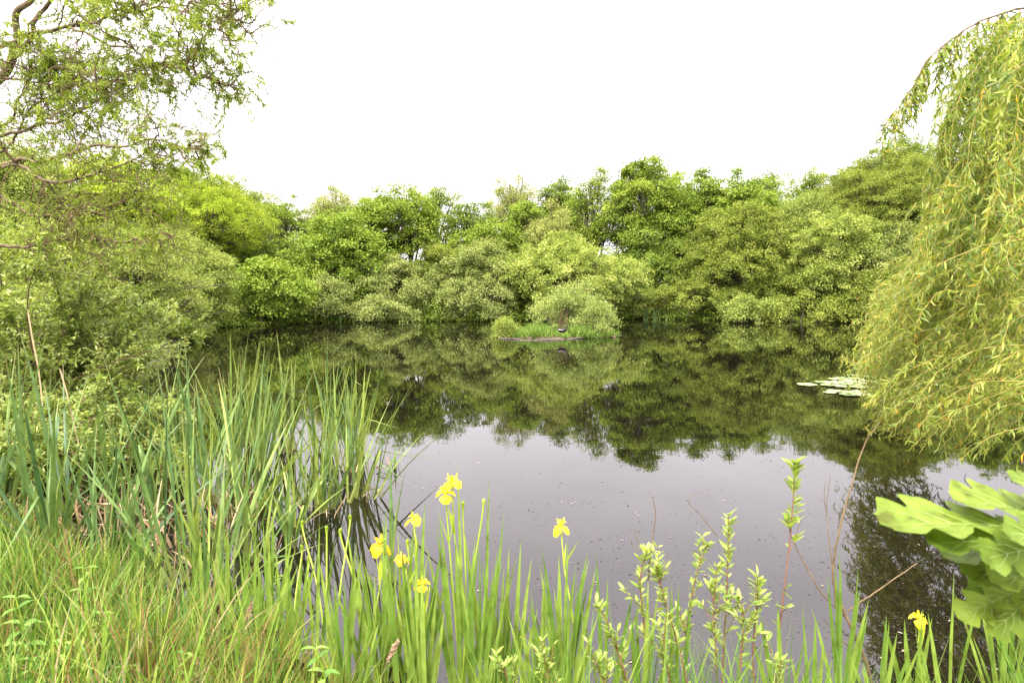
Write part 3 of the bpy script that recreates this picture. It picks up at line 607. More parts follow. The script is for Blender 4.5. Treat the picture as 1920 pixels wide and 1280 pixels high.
for q_, p in enumerate(P_):
    tubes(mb, smooth_path([hub + [0, 0, -.4], hub * .45 + p[0] * .55 + [0, 0, .35], p[0], p[2]], 12)[None], np.linspace(.09, .02 if q_ == 0 else .028, 12)[None], 7)
tubes(mb, P_, np.array([.014] + [.024] * 7)[:, None] * np.linspace(1, .2, 30)[None], 6)
mb.build('trunk', M['bark_willow'], root, wb)
# the hanging strands: start under the limbs and inside a broad curtain
bound = lambda v: np.interp(v, [0, 20, 60, 150, 250, 300, 400, 440, 480, 540, 600, 700, 780, 800, 880, 905], [1910, 1890, 1850, 1790, 1752, 1742, 1765, 1735, 1720, 1655, 1618, 1604, 1640, 1700, 1765, 1830])
starts = []; dl = []
while len(starts) < 1500:
    v = rng.uniform(15, 800); l = bound(v) + (28 * math.sin(v * .045) + 18 * math.sin(v * .11 + 1)) * (v > 300); px = l + (1990 - l) * rng.random() ** 1.25
    D = np.interp(px, [1600, 1700, 1800, 1950], [8.6, 7.4, 6.3, 5.6]) + rng.normal(0, .55)
    P = atD(px, v, D)
    if P[2] < .15 or (v < 330 and rng.random() < .6): continue
    # stay inside: the end must not pass the outline
    low = v > 360 + rng.normal() * 60
    drop = rng.uniform(.35, 1.1) if not low else rng.uniform(.12, .5)
    sweep = -rng.uniform(-.05, .4) if not low else rng.normal(-.9, .8)
    e = P + np.array([sweep * drop, 0, -drop]); 
    if e[2] < .06: e[2] = .06 + rng.random() * .25
    ve = 545 + F_PX * (CAM_H - e[2]) / e[1]; pe = 960 + e[0] / e[1] * F_PX
    if pe < bound(min(ve, 905)) - (6 if rng.random() < .8 else 30) or ve > 912: continue
    starts.append(P); dl.append(e - P)
while len(starts) < 1900:
    v = rng.uniform(500, 790); px = rng.uniform(5, 150) + bound(v) + 14 * math.sin(v * .06)
    P = atD(px, v, np.interp(px, [1600, 1800], [8.4, 6.6]) + rng.normal(0, .4)); e = P + np.array([rng.normal(-.28, .22), 0, -rng.uniform(.02, .3)])
    if P[2] < .12 or 960 + e[0] / e[1] * F_PX < bound(v) - 2: continue
    e[2] = max(e[2], .05); starts.append(P); dl.append(e - P)
starts = np.array(starts); dl = np.array(dl); n = len(starts); S = 14
L = np.linalg.norm(dl, axis=1); t = np.linspace(0, 1, S)[None, :, None]
bow = np.zeros((n, 1, 3)); bow[:, 0, 2] = rng.uniform(.02, .16, n); bow[:, 0, 0] = -rng.uniform(0, .12, n) * L; bow[:, 0, 1] = rng.normal(0, .08, n)
C = starts[:, None] + dl[:, None] * t + bow * (4 * t * (1 - t)) + np.cumsum(rng.normal(size=(n, S, 3)) * .007, 1)
# strands hanging from the traced limb tips too
n2 = 230; p, tt, u, k = sample(P_[:3], n2, rng, .3, 1); C_b = grow(p, tt * .5 + np.array([-.1, 0, -.6]), rng.uniform(.12, .42, n2), S, .05, (0, 0, -.25), rng)
C_c = P_[:1, np.linspace(8, 29, S).astype(int)]
C = np.concatenate([C, C_b]); n = len(C)
hub2 = None
mb = MB(); tubes(mb, C, np.linspace(.0032, .0014, S)[None], 4); mb.build('hanging_twigs', M['twig_yellow'], root, wb)
Ls = np.linalg.norm(np.diff(C, axis=1), axis=2).sum(1)
k = np.repeat(np.arange(n), np.maximum((Ls / .0135).astype(int), 6)); m = len(k); u = rng.random(m); x = u * (S - 1); i = np.minimum(x.astype(int), S - 2); fr = (x - i)[:, None]
p = C[k, i] * (1 - fr) + C[k, i + 1] * fr; tg = nrm(C[k, i + 1] - C[k, i])
dv = tg * .55 + rng.normal(size=(m, 3)) * .55 + np.array([-.08, 0, -.30]); Lf = rng.uniform(.035, .092, m) * np.interp(p[:, 1], [5.5, 8.5], [1.05, .8])
high = np.clip((p[:, 2] - 2.4) / 1.0, 0, 1)
Lf *= 1 + .15 * high
CC = grow(p, dv, Lf, 4, .2, (0, 0, -.14), rng, .6); sd_ = nrm(np.cross(nrm(dv), rng.normal(size=(m, 3))))[:, None]
sr = rng.normal(.52, .16, n); rn = np.clip(sr[k] + rng.normal(0, .17, m) - .10 * high, 0, .94); rn[rng.random(m) < .007] = 1.0
mb = MB(); ribbons(mb, CC, sd_, np.array([[.3, 1, .8, .03]]) * (Lf * .08)[:, None], rn, .3)
mb.build('crown', M['weeping'], root, wb)

# ------------------------------------------------------------------ cattails
def cattail(label, px, v, n, L, spread, lean, seed, kink=.12, dead=2, wd=.036, z=-.12, rnd=(0, 1), group='cattail clumps in the shallow water'):
    kink = .05
    rng = np.random.default_rng(seed); p = gp(px, v); p[2] = max(gz(p[0], p[1]), z) if gz(p[0], p[1]) > 0 else z
    root = empty('cattail_clump', p, label, 'cattails', group); mb = MB()
    nb = 1 + n // 6
    for k in range(nb):
        q = p + np.array([rng.normal() * .045 * nb ** .5, rng.normal() * .045 * nb ** .5, 0])
        blades(mb, q + rng.normal(size=(max(n // nb, 3), 3)) * np.array([.012, .012, 0]), max(n // nb, 3), L * (1 if k < nb / 2 else rng.uniform(.6, 1)), wd, spread * 1.35, rng, S=10, bend=.42, lean=(lean + rng.normal() * .04, -.02), rnd=rnd, kink=kink, vf=.3)
    mb.build('leaves', M['cattail'], root, p)
    if dead:
        mb = MB(); blades(mb, p + rng.normal(size=(dead * 3, 3)) * np.array([.06, .06, 0]), dead * 3, .42, .014, .5, rng, S=6, bend=.8, kink=.6, vf=.2)
        mb.build('dead_leaves', M['dead'], root, p)
    return root
CT = [
 ('largest cattail fan with long blades crossing the near shrub, by the bent dead reed', 128, 1010, 14, 1.75, .26, 0.0),
 ('cattail clump cut off by the left edge, standing in dark bank grass', 8, 1010, 14, 1.65, .2, .02),
 ('cattails partly out of view behind the clump at the left edge', -30, 960, 12, 1.7, .2, .05),
 ('blue-green cattails growing against the near shrub, two fans from the edge', 55, 930, 12, 1.55, .16, .0),
 ('cattail clump with a long blade bent flat to the left', 312, 1090, 12, 1.75, .24, -.06),
 ('thick pale-based cattail stem group with the widest blade leaning right', 440, 975, 14, 1.5, .2, .10),
 ('cattails standing just left of the thick pale-based group', 378, 945, 13, 1.6, .15, -.02),
 ('near cattail spray with broad yellow-green blades low in the reeds', 392, 1130, 12, 1.15, .22, .03),
 ('dark cattail clump rising behind the left end of the reed bed', 330, 890, 12, 1.6, .14, .0),
 ('cattails with tips highest against the dark far water', 425, 880, 14, 1.7, .12, .02),
 ('tight double cattail stems in the middle of the reed bed', 480, 880, 14, 1.55, .13, .04),
 ('rear cattails in the middle of the reed bed with thin crossing tips', 470, 830, 14, 1.6, .15, .02),
 ('dark rear cattails behind the double stems', 540, 845, 14, 1.55, .16, .04),
 ('short cattail shoot with spreading bright blades before the double stems', 545, 985, 10, .85, .3, .02),
 ('cattail clump with yellow base standing in open reflections', 612, 960, 14, 1.25, .17, .0),
 ('slim cattails left of the yellow-based clump', 578, 935, 12, 1.25, .15, -.03),
 ('rear cattail stems crowned by many fine tips near the pond opening', 600, 850, 14, 1.5, .14, .05),
 ('cattail stems with orange dead leaves before the right tall clump', 655, 880, 13, 1.4, .16, .06),
 ('rightmost tall cattail clump leaning toward open water', 688, 935, 13, 1.35, .15, .10),
 ('thin rear cattails at the right end of the reed bed', 672, 855, 12, 1.35, .16, .12),
 ('lone pair of thin cattail blades in open water right of the bed', 738, 877, 3, .42, .08, .02),
 ('broad cattail fan with bright blades standing between the near spray and the flat-bent blade', 352, 1050, 11, 1.45, .2, .04),
 ('cattails in reflecting water right of the near spray', 470, 1045, 10, 1.2, .2, .05),
 ('wide-bladed cattails rising from the bank grass below the bent dead reed', 205, 1075, 11, 1.4, .22, .02),
 ('leftmost near cattails standing tall in the bank grass', 60, 1080, 11, 1.45, .2, .03),
 ('cattails behind the flat-bent blade clump against shadowed water', 285, 935, 12, 1.55, .18, .0),
 ('small cattail tuft by the green iris buds', 560, 1030, 8, .8, .2, .03),
 ('slender cattail blade pair leaning right behind the yellow irises', 735, 1085, 4, .95, .05, .10),
 ('cattails between the bank grass and the near shrub', 210, 960, 12, 1.3, .2, .03),
 ('low broken cattails beside the bent dead reed', 262, 985, 9, 1.0, .22, -.05),
 ('bright young cattails at the bank in front of the dead reeds', 235, 1060, 14, .85, .12, .05),
]
for i, (lab, px, v, n, L, s, ln) in enumerate(CT):
    n = int(n * 1.65) if n > 5 else n
    cattail(lab, px, v, n, L, s, ln, 500 + i, rnd=(.0, .75) if px < 350 else (.15, 1))

# ------------------------------------------------------------------ yellow irises
def petal(mb, o, az, L, W, droop, rise, rng, S=7):
    t = np.linspace(0, 1, S); out = np.array([math.cos(az), math.sin(az), 0]); side = np.array([-out[1], out[0], 0])
    r = L * (t - .12 * t ** 3); z = rise * np.sin(t * np.pi * .7) - droop * t ** 2.4
    C = o + out * r[:, None] + np.array([0, 0, 1]) * z[:, None]
    hw = W / 2 * np.array([.16, .30, .62, .95, 1.05, .9, .42])
    ribbons(mb, C[None], side[None, None], hw[None], np.array([rng.random()]), .25 + .2 * rng.random())
def iris_flower(parent, base, top, rng, size=1.0, org=None):
    fl = MB(); c = top; az0 = rng.uniform(0, 2.1); size *= rng.uniform(.8, 1.12); dr = rng.uniform(.7, 1.25)
    tubes(fl, np.array([[top - [0, 0, .05 * size], top - [0, 0, .02], top]]), np.array([[.004, .006, .005]]), 6)
    f = fl.build('flower', M['bud'], parent, org)
    for k in range(3):
        pm = MB(); petal(pm, c, az0 + k * 2.094 + rng.normal() * .12, .060 * size, .058 * size, .05 * size * dr * rng.uniform(.7, 1.3), .02 * size * rng.uniform(.3, 1.5), rng); pm.build('petal', M['petal'], f)
        pm.v and None
        f.children[-1].data.transform(__import__('mathutils').Matrix.Translation(-_v(org)))
    for k in range(3):
        pm = MB(); petal(pm, c, az0 + 1.047 + k * 2.094, .028 * size, .012 * size, -.03 * size, .018 * size, rng); petal(pm, c + [0, 0, .004], az0 + k * 2.094, .036 * size, .018 * size, .0, .024 * size, rng); pm.build('upright_petal', M['petal'], f)
        f.children[-1].data.transform(__import__('mathutils').Matrix.Translation(-_v(org)))
    return f
import mathutils
def _v(a): return mathutils.Vector([float(x) for x in a])
def iris(label, px, v, n, L, spread, lean, seed, flowers=(), buds=(), z=-.1, rnd=(.2, 1), wd=.024, group='yellow iris plants at the near bank'):
    """flowers: pixel positions (px, v, distance) of open flowers"""
    rng = np.random.default_rng(seed); p = gp(px, v); g = gz(p[0], p[1]); p[2] = g if g > 0 else z
    root = empty('iris_plant', p, label, 'iris', group); mb = MB(); nf = max(1, n // 5)
    for k in range(nf):
        az = rng.uniform(-.5, .5); q = p + np.array([rng.normal() * .05, rng.normal() * .04, 0]) * (nf > 1)
        m = max(n // nf, 3); a = np.linspace(-1, 1, m) + rng.normal(0, .12, m); S = 8
        d = nrm(np.stack([np.sin(a * spread) * math.cos(az) + lean, np.sin(a * spread) * math.sin(az), np.ones(m)], -1))
        ll = L * 1.32 * (1 - .28 * np.abs(a)) * rng.uniform(.75, 1.1, m); C = grow(q + np.stack([a * .02, a * 0, a * 0], -1), d, ll, S, .012, np.array([0, 0, 0]), rng)
        C[:, :, 0] += (a[:, None] * spread * .25 * np.linspace(0, 1, S) ** 2 * ll[:, None]); 
        t = np.linspace(0, 1, S); hw = wd / 2 * rng.uniform(.8, 1.1, (m, 1)) * np.where(t < .5, 1, np.maximum(1 - ((t - .5) / .5) ** 1.8, .02))[None]
        ya = rng.normal(0, .5, m); ribbons(mb, C, np.stack([np.cos(ya), np.sin(ya), 0 * ya], -1)[:, None], hw, rng.uniform(*rnd, m), .22)
    mb.build('leaves', M['iris'], root, p)
    for j, (fx, fv, fd) in enumerate(flowers):
        top = atD(fx, fv, fd); st = p + np.array([rng.normal() * .03, 0, .02]); pth = smooth_path([st, st * .6 + top * .4 + [rng.normal() * .02, 0, .03], st * .25 + top * .75, top], 14)
        sm = MB(); tubes(sm, pth[None], np.linspace(.006, .0035, 14)[None], 6)
        q = pth[9]; blades(sm, q, 2, .16, .02, .15, rng, S=6, bend=.1, rnd=(.6, 1)); sm.build('flower_stem', M['bud'], root, p)
        iris_flower(root, st, top, rng, 1.0, p)
    for j, (fx, fv, fd) in enumerate(buds):
        top = atD(fx, fv, fd); st = p.copy(); pth = smooth_path([st, st * .5 + top * .5 + [rng.normal() * .02, 0, .02], top - [0, 0, .07], top], 18)
        r = np.linspace(.005, .0035, 18); r[-6:] = [.005, .0085, .010, .009, .006, .001]
        bm = MB(); tubes(bm, pth[None], r[None], 7); bm.build('bud', M['bud'], root, p)
    return root
IR = [
 ('iris plant with two stacked open yellow flowers, tallest of all irises', 862, 1300, 12, .92, .16, .0, [(848, 905, 3.05), (835, 925, 3.02)], [(868, 940, 3.1), (905, 935, 3.0)]),
 ('iris plant whose open yellow flower bends over an orange withered bloom', 790, 1300, 12, .80, .18, .03, [(776, 975, 3.2), (752, 1050, 3.1)], [(765, 1010, 3.2)]),
 ('iris plant with a sideways-drooping yellow flower left of the others', 712, 1290, 10, .78, .2, -.02, [(712, 1020, 3.15)], [(640, 990, 3.3)]),
 ('iris plant with the lowest yellow flower on a thick leafy stem', 800, 1330, 8, .66, .14, .0, [(792, 1096, 2.85)], []),
 ('broad iris fan without flowers just right of the lowest flower', 945, 1300, 15, .66, .14, .03, [], []),
 ('narrow iris fan without flowers standing in open water at centre', 910, 1330, 8, .74, .1, .04, [], []),
 ('iris plant with a single small yellow flower at its tip, right of centre', 1062, 1300, 13, .72, .2, -.02, [(1052, 985, 3.2)], []),
 ('iris with curved outward blades among the pale sapling shoots', 1120, 1320, 8, .66, .18, .02, [], []),
 ('iris plant with tall green buds left of the yellow flowers', 615, 1270, 10, .72, .18, .02, [], [(568, 975, 3.5), (655, 965, 3.5), (612, 985, 3.4)]),
 ('iris plant with two fat green buds in front of the cattail shoot', 548, 1240, 9, .62, .2, .0, [], [(578, 1040, 3.5), (565, 1020, 3.6)]),
 ('pair of upright iris blades between the bare twigs', 1578, 1310, 6, .72, .15, .0, [], []),
 ('iris plant with one orange-yellow flower low at the right, by the dry grass', 1735, 1330, 8, .60, .22, .0, [(1722, 1160, 2.9)], [(1735, 1250, 2.9)]),
 ('iris blades leaning left under the oak leaves', 1880, 1330, 9, .66, .2, -.08, [], []),
 ('single straight iris blade between sapling shoots and bare twig', 1268, 1330, 2, .74, .02, .0, [], []),
 ('bright iris fan at the bank edge beside the rusty grass', 420, 1180, 12, .62, .2, .0, [], []),
 ('upright iris fan half sunk in the tall bank grass', 250, 1130, 12, .55, .14, .06, [], [(297, 1035, 4.0)]),
 ('iris fan rising left of the green buds from reed reflections', 505, 1180, 9, .6, .2, .03, [], []),
 ('short iris blades at the bottom between buds and drooping flower', 665, 1330, 9, .58, .2, .0, [], []),
 ('iris fan at the bottom edge left of the single-flower iris', 1005, 1345, 10, .6, .2, .0, [], []),
 ('iris blades at the bottom edge behind the squat sprig', 1190, 1350, 8, .56, .2, .04, [], []),
 ('iris blades beside the foot of the tallest shoot', 1500, 1350, 8, .55, .18, -.03, [], []),
 ('tall iris fan crowded behind the sideways-drooping flower', 735, 1255, 12, .72, .2, .02, [], []),
 ('slender iris fan with crossing blades left of the green buds', 480, 1235, 9, .62, .22, .0, [], []),
 ('low iris blades at the lower right beneath the orange-yellow flower', 1650, 1340, 7, .45, .25, .05, [], []),
]
for i, (lab, px, v, n, L, s, ln, fl, bd) in enumerate(IR): iris(lab, px, v, int(n * 1.35) if n > 3 else n, L, s, ln, 700 + i, fl, bd)

# ------------------------------------------------------------------ pale willow saplings in front
def sapling(label, pts, seed, tuft=(.0, .45), dense=1.0, L=.05, mat='sapling', group='willow shoots in the bottom right water', r=.005, side_n=0):
    """pts: pixels from the foot to the tip with distance; leaves on the top share of the stem"""
    rng = np.random.default_rng(seed); P = np.array([atD(*q) for q in pts]); foot = P[0].copy(); path = smooth_path(P, 30)
    root = empty('willow_shoot', foot, label, 'shoot', group); mb = MB(); tubes(mb, path[None], np.linspace(r, .0018, 30)[None], 6)
    C = path[None]; 
    if side_n:
        p, t, u, k = sample(C, side_n, rng, .3, .9); C2 = grow(p, t + rng.normal(size=(side_n, 3)) * .45, rng.uniform(.06, .16, side_n), 8, .05, (0, 0, .08), rng)
        tubes(mb, C2, np.linspace(.0025, .001, 8)[None], 4)
    mb.build('stem', M['twig_red'], root, foot)
    ln = np.linalg.norm(np.diff(path, axis=0), axis=1).sum(); n = int(ln * tuft[1] / .0105 * dense * 1.4); 
    u = 1 - (tuft[0] + (tuft[1] - tuft[0]) * rng.random(n)); u = np.where(rng.random(n) < .85, u, rng.uniform(.05, 1, n)); x = u * 29; i = np.minimum(x.astype(int), 28)
    p = path[i] + (path[i + 1] - path[i]) * (x - i)[:, None]; t = nrm(path[i + 1] - path[i])
    if side_n:
        p2, t2, u2, k2 = sample(C2, side_n * 8, rng, .2, 1); p = np.concatenate([p, p2]); t = np.concatenate([t, t2]); u = np.concatenate([u, u2])
    n = len(p); a = rng.uniform(0, 6.28, n); dv = t * .65 + np.stack([np.cos(a), np.sin(a), np.zeros(n)], -1) * .75
    Lf = L * 1.05 * rng.uniform(.35, 1.1, n); C = grow(p, dv, Lf, 5, .05, (0, 0, -.03), rng); sd_ = nrm(np.cross(nrm(dv), np.array([0, 0, 1.0]) + rng.normal(size=(n, 3)) * .3))[:, None]
    mb = MB(); ribbons(mb, C, sd_, np.array([[.1, .8, 1, .7, .05]]) * (Lf * .165)[:, None], np.clip(rng.normal(.5, .22, n), 0, 1), .3)
    mb.build('leaves', M[mat], root, foot)
SP = [
 ('tallest shoot, leafy only at its top on a long bare red-brown stem', [(1452, 1330, 2.75), (1462, 1180, 2.75), (1478, 1040, 2.75), (1487, 940, 2.75), (1490, 868, 2.75)], (.0, .38), 1.2, .072, 3),
 ('second tallest shoot with a leafy crown of rounded leaves', [(1352, 1330, 2.75), (1358, 1200, 2.75), (1364, 1080, 2.75), (1366, 965, 2.75)], (.0, .45), 1.2, .062, 3),
 ('leafy shoot with reddish tip leaning right before the second tallest', [(1290, 1330, 2.8), (1285, 1200, 2.8), (1305, 1080, 2.8), (1328, 1018, 2.8)], (.0, .7), 1.1, .05, 5),
 ('bushy pale shoot at the middle of the group, many side sprays', [(1345, 1330, 2.7), (1342, 1220, 2.7), (1338, 1140, 2.7), (1345, 1060, 2.7)], (.0, .8), 1.2, .05, 8),
 ('pale shoot with narrow leaves at the left of the tall group', [(1212, 1330, 2.75), (1208, 1180, 2.75), (1200, 1090, 2.75), (1212, 1032, 2.75)], (.0, .75), 1.1, .055, 6),
 ('drooping pale sapling nearest the single-flower iris', [(1190, 1330, 2.65), (1165, 1240, 2.65), (1140, 1170, 2.65), (1118, 1130, 2.65)], (.0, .85), 1.1, .05, 6),
 ('slim shoot with small tuft right of the second tallest', [(1418, 1330, 2.7), (1412, 1220, 2.7), (1420, 1130, 2.7), (1420, 1078, 2.7)], (.0, .5), 1.2, .055, 3),
 ('leaning leafy shoot between the narrow-leaved and reddish-tipped shoots', [(1300, 1330, 2.65), (1272, 1210, 2.65), (1245, 1120, 2.65), (1230, 1060, 2.65)], (.0, .8), 1.1, .05, 7),
 ('short leafy sprig at the bottom edge of the shoot group', [(1260, 1330, 2.6), (1255, 1270, 2.6), (1245, 1210, 2.6), (1250, 1150, 2.6)], (.0, .9), 1.2, .05, 6),
 ('squat pale sprig between the iris fans at the bottom centre', [(960, 1340, 2.6), (955, 1290, 2.6), (945, 1245, 2.6)], (.0, .9), 1.6, .05, 5),
 ('small sprig at the foot of the single-flower iris', [(1040, 1340, 2.6), (1030, 1270, 2.6), (1015, 1200, 2.6)], (.0, .9), 1.3, .045, 5),
 ('tiny green sprig at the foot of the tallest shoot', [(1455, 1330, 2.6), (1460, 1280, 2.6), (1465, 1235, 2.6)], (.0, .9), 1.4, .045, 3),
 ('leafy shoot with broad low leaves right beneath the slim shoot', [(1385, 1330, 2.65), (1388, 1240, 2.65), (1395, 1160, 2.65), (1385, 1120, 2.65)], (.0, .8), 1.2, .05, 6),
 ('soft leafy sprig low at the left of the drooping sapling', [(1145, 1340, 2.55), (1130, 1270, 2.55), (1110, 1230, 2.55)], (.0, .9), 1.4, .045, 5),
]
for i, (lab, pts, tf, dn, L, sn) in enumerate(SP): sapling(lab, pts, 800 + i, tf, dn, L, side_n=sn)
# bare twigs
def bare_twig(label, lines, r=.006):
    P0 = atD(*lines[0][0]); root = empty('bare_twig', P0, label, 'twig', 'bare twigs standing in the water'); mb = MB()
    for j, ln in enumerate(lines):
        p = smooth_path([atD(*q) for q in ln], 24); p += np.random.default_rng(j).normal(size=p.shape) * .0012
        tubes(mb, p[None], np.linspace(r if j == 0 else r * .5, r * .25, 24)[None], 6)
    mb.build('stem', M['twig'], root, P0)
bare_twig('longest bare curved twig sweeping up beside the weeping willow reflection', [[(1640, 1330, 2.9), (1625, 1240, 2.9), (1580, 1140, 2.95), (1562, 1080, 3.0), (1572, 1000, 3.0), (1600, 900, 3.05), (1622, 830, 3.1), (1652, 790, 3.1)],
   [(1590, 1145, 2.95), (1640, 1110, 2.95), (1720, 1055, 3.0)], [(1590, 1160, 2.95), (1540, 1110, 2.95), (1500, 1040, 3.0), (1482, 1000, 3.0)], [(1625, 1240, 2.9), (1580, 1200, 2.9), (1545, 1160, 2.9)]], .0085)
bare_twig('straight thin bare twig left of the longest curved twig', [[(1575, 1200, 2.95), (1560, 1060, 2.95), (1550, 960, 3.0), (1557, 892, 3.0)], [(1550, 960, 3.0), (1545, 930, 3.0), (1548, 900, 3.0)]], .004)
bare_twig('short bare forked twig above the narrow-leaved shoot', [[(1215, 1090, 2.8), (1222, 1020, 2.8), (1229, 960, 2.8), (1220, 924, 2.8)], [(1222, 1020, 2.8), (1195, 1030, 2.8), (1178, 1000, 2.8)], [(1210, 1040, 2.8), (1195, 1010, 2.8), (1190, 995, 2.8)]], .004)
bare_twig('hair-thin bent dead stalk poking from open water above the shoots', [[(1345, 1005, 3.6), (1318, 970, 3.6), (1290, 940, 3.6), (1305, 925, 3.6), (1335, 916, 3.6)]], .003)
bare_twig('reddish bent reed stalk floating by the lone cattail blades', [[(705, 878, 6.7), (718, 868, 6.7), (727, 873, 6.7), (712, 880, 6.7), (706, 874, 6.7)]], .007)

# ------------------------------------------------------------------ bank grass
rng = np.random.default_rng(3)
mb = MB(); cnt = 0
def grass_patch(mb, n, poly_fn, Lr, wd, rnd_fn, S=5, bend=.35, zmin=-.03):
    P = poly_fn(n); z = height(P[:, 0], P[:, 1]); ok = z > zmin; P = P[ok]; z = z[ok]; m = len(P)
    P3 = np.stack([P[:, 0], P[:, 1], z - .02], -1); a = rng.uniform(0, 6.28, m); tl = np.abs(rng.normal(0, .2, m))
    d = nrm(np.stack([np.cos(a) * tl + .05, np.sin(a) * tl, np.ones(m)], -1)); L = rng.uniform(*Lr, m) * np.interp(P[:, 1], [2.6, 4], [1, .68]) * (.8 + .25 * np.sin(P[:, 0] * 3.1) * np.cos(P[:, 1] * 2.7))
    out = np.stack([np.cos(a), np.sin(a), np.zeros(m)], -1); b = bend * rng.uniform(0, 1.6, m); pts = [P3]
    for i in range(S - 1): pts.append(pts[-1] + nrm(d + out * (b * i / S)[:, None] * 1.5 - np.array([0, 0, 1]) * (b * (i / S) ** 2)[:, None]) * (L / (S - 1))[:, None])
    C = np.stack(pts, 1); ya = rng.uniform(0, 6.28, m); hw = wd / 2 * rng.uniform(.6, 1.5, (m, 1)) * np.array([[1, .95, .8, .5, .06]])
    ribbons(mb, C, np.stack([np.cos(ya), np.sin(ya), 0 * ya], -1)[:, None], hw, rnd_fn(m, P), .2)
def reg(x0, x1, y0, y1): return lambda n: np.stack([rng.uniform(x0, x1, n), rng.uniform(y0, y1, n)], -1)
def mixr(m, P): 
    r = rng.beta(1.3, 1.3, m) * .74; rust = rng.random(m) < (.12 + .2 * (P[:, 0] > -1.6)); r[rust] = rng.uniform(.8, 1, rust.sum()); return r
def tuft(x0, x1, y0, y1, k):
    c = np.stack([rng.uniform(x0, x1, k), rng.uniform(y0, y1, k)], -1)
    return lambda n: c[rng.integers(0, k, n)] + rng.normal(size=(n, 2)) * .045
grass_patch(mb, 13000, tuft(-4.2, -.45, 1.6, 4.5, 380), (.25, .8), .0065, mixr, bend=.6)
grass_patch(mb, 3200, reg(-4.2, -.4, 1.6, 4.5), (.12, .4), .006, mixr, bend=.7)
grass_patch(mb, 2600, tuft(-4.2, -.4, 1.6, 4.5, 260), (.3, .7), .016, lambda m, P: rng.uniform(.2, .7, m), bend=.3)
grass_patch(mb, 2200, reg(-4.2, -.3, 1.6, 4.2), (.3, .75), .0035, lambda m, P: rng.uniform(.72, 1, m), bend=2.2)
grass_patch(mb, 5000, tuft(-6, -2.6, 3.2, 6.5, 300), (.25, .5), .007, mixr)
grass_patch(mb, 3500, reg(-1.3, .2, 1.9, 3.1), (.25, .6), .005, mixr)
tag(mb.build('grass', M['grass']), 'tangled green and rusty grass covering the near bank at left', kind='stuff')
mb = MB()
grass_patch(mb, 1500, tuft(-.2, 2.9, 2.0, 2.62, 90), (.35, .85), .006, lambda m, P: rng.beta(2, 2.4, m) * .7, zmin=-.2)
grass_patch(mb, 900, reg(1.6, 3.6, 2.1, 3.0), (.2, .45), .006, mixr)
tag(mb.build('grass', M['grass']), 'thin grass blades among the shoots at the bottom right', kind='stuff')
# dead reeds and litter under the shrub
mb = MB()
for k in range(130):
    p = np.array([rng.uniform(-4.6, -2.2), rng.uniform(4.2, 5.6), 0]); p[2] = max(gz(p[0], p[1]), -.03)
    blades(mb, p, 2, rng.uniform(.2, .6), .02, .5, rng, S=6, bend=.9, kink=.4, vf=.15)
tag(mb.build('reed_litter', M['dead']), 'brown dead reed litter at the foot of the near shrub', kind='stuff')
# bent dead reed with a flat top, and long dead stalks
def dead_stalk(label, pts, w):
    P = np.array([atD(*q) for q in pts]); o = P[0].copy(); mb = MB(); C = smooth_path(P, 16)[None]
    hw = np.full((1, 16), w / 2); hw[0, -1] *= .3; ribbons(mb, C, np.array([[[1.0, .2, .25]]]) / 1.05, hw, np.array([.75]), .5)
    ob = mb.build('dead_reed', M['dead'], None, o); ob.location = o; tag(ob, label, 'reed')
dead_stalk('bent dead reed folded flat like a small shelf above the bank grass', [(222, 1010, 4.6), (222, 975, 4.6), (217, 944, 4.6), (192, 944, 4.5), (165, 941, 4.45)], .045)
dead_stalk('tall orange-brown dead stalk in front of the near shrub', [(80, 760, 5.6), (72, 690, 5.6), (62, 640, 5.6), (52, 580, 5.6)], .013)
dead_stalk('leaning brown dead stalk below the tall orange-brown one', [(150, 840, 5.4), (138, 790, 5.4), (125, 735, 5.4), (112, 690, 5.4)], .012)
dead_stalk('pale dead reed lying at the edge of the bank grass, far left', [(26, 1008, 4.2), (40, 1018, 4.2), (55, 1026, 4.2)], .02)
# grass plumes
def plume(label, px, v, D, L, lean, seed):
    rng = np.random.default_rng(seed); c = atD(px, v, D); foot = np.array([c[0] - lean * .6, c[1], gz(c[0], c[1])])
    root = empty('plume_grass', foot, label, 'grass plume', 'pinkish grass plumes'); top = c + np.array([lean * L, 0, L * .5]); b = c - np.array([lean * L, 0, L * .5])
    mb = MB(); tubes(mb, smooth_path([foot, foot * .4 + b * .6, b, top], 16)[None], np.linspace(.002, .001, 16)[None], 4); mb.build('stem', M['dead'], root, foot)
    n = 260; t = rng.random(n); P = b + (top - b) * t[:, None] + rng.normal(size=(n, 3)) * (.006 * np.sin(np.pi * (t * .9 + .05)))[:, None]
    mb = MB(); leaves(mb, P, (top - b) + rng.normal(size=(n, 3)) * .03, .016, .005, rng, rng.random(n)); mb.build('seed_head', M['plume'], root, foot)
plume('pinkish grass plume standing before the iris fan at the bank edge', 466, 1150, 2.9, .1, .15, 1)
plume('grass plume tilted at the bottom edge amid rusty grass', 385, 1262, 2.5, .09, -.35, 2)
plume('pale brown grass plume at the foot of the drooping-flower iris', 735, 1222, 2.7, .1, .25, 3)
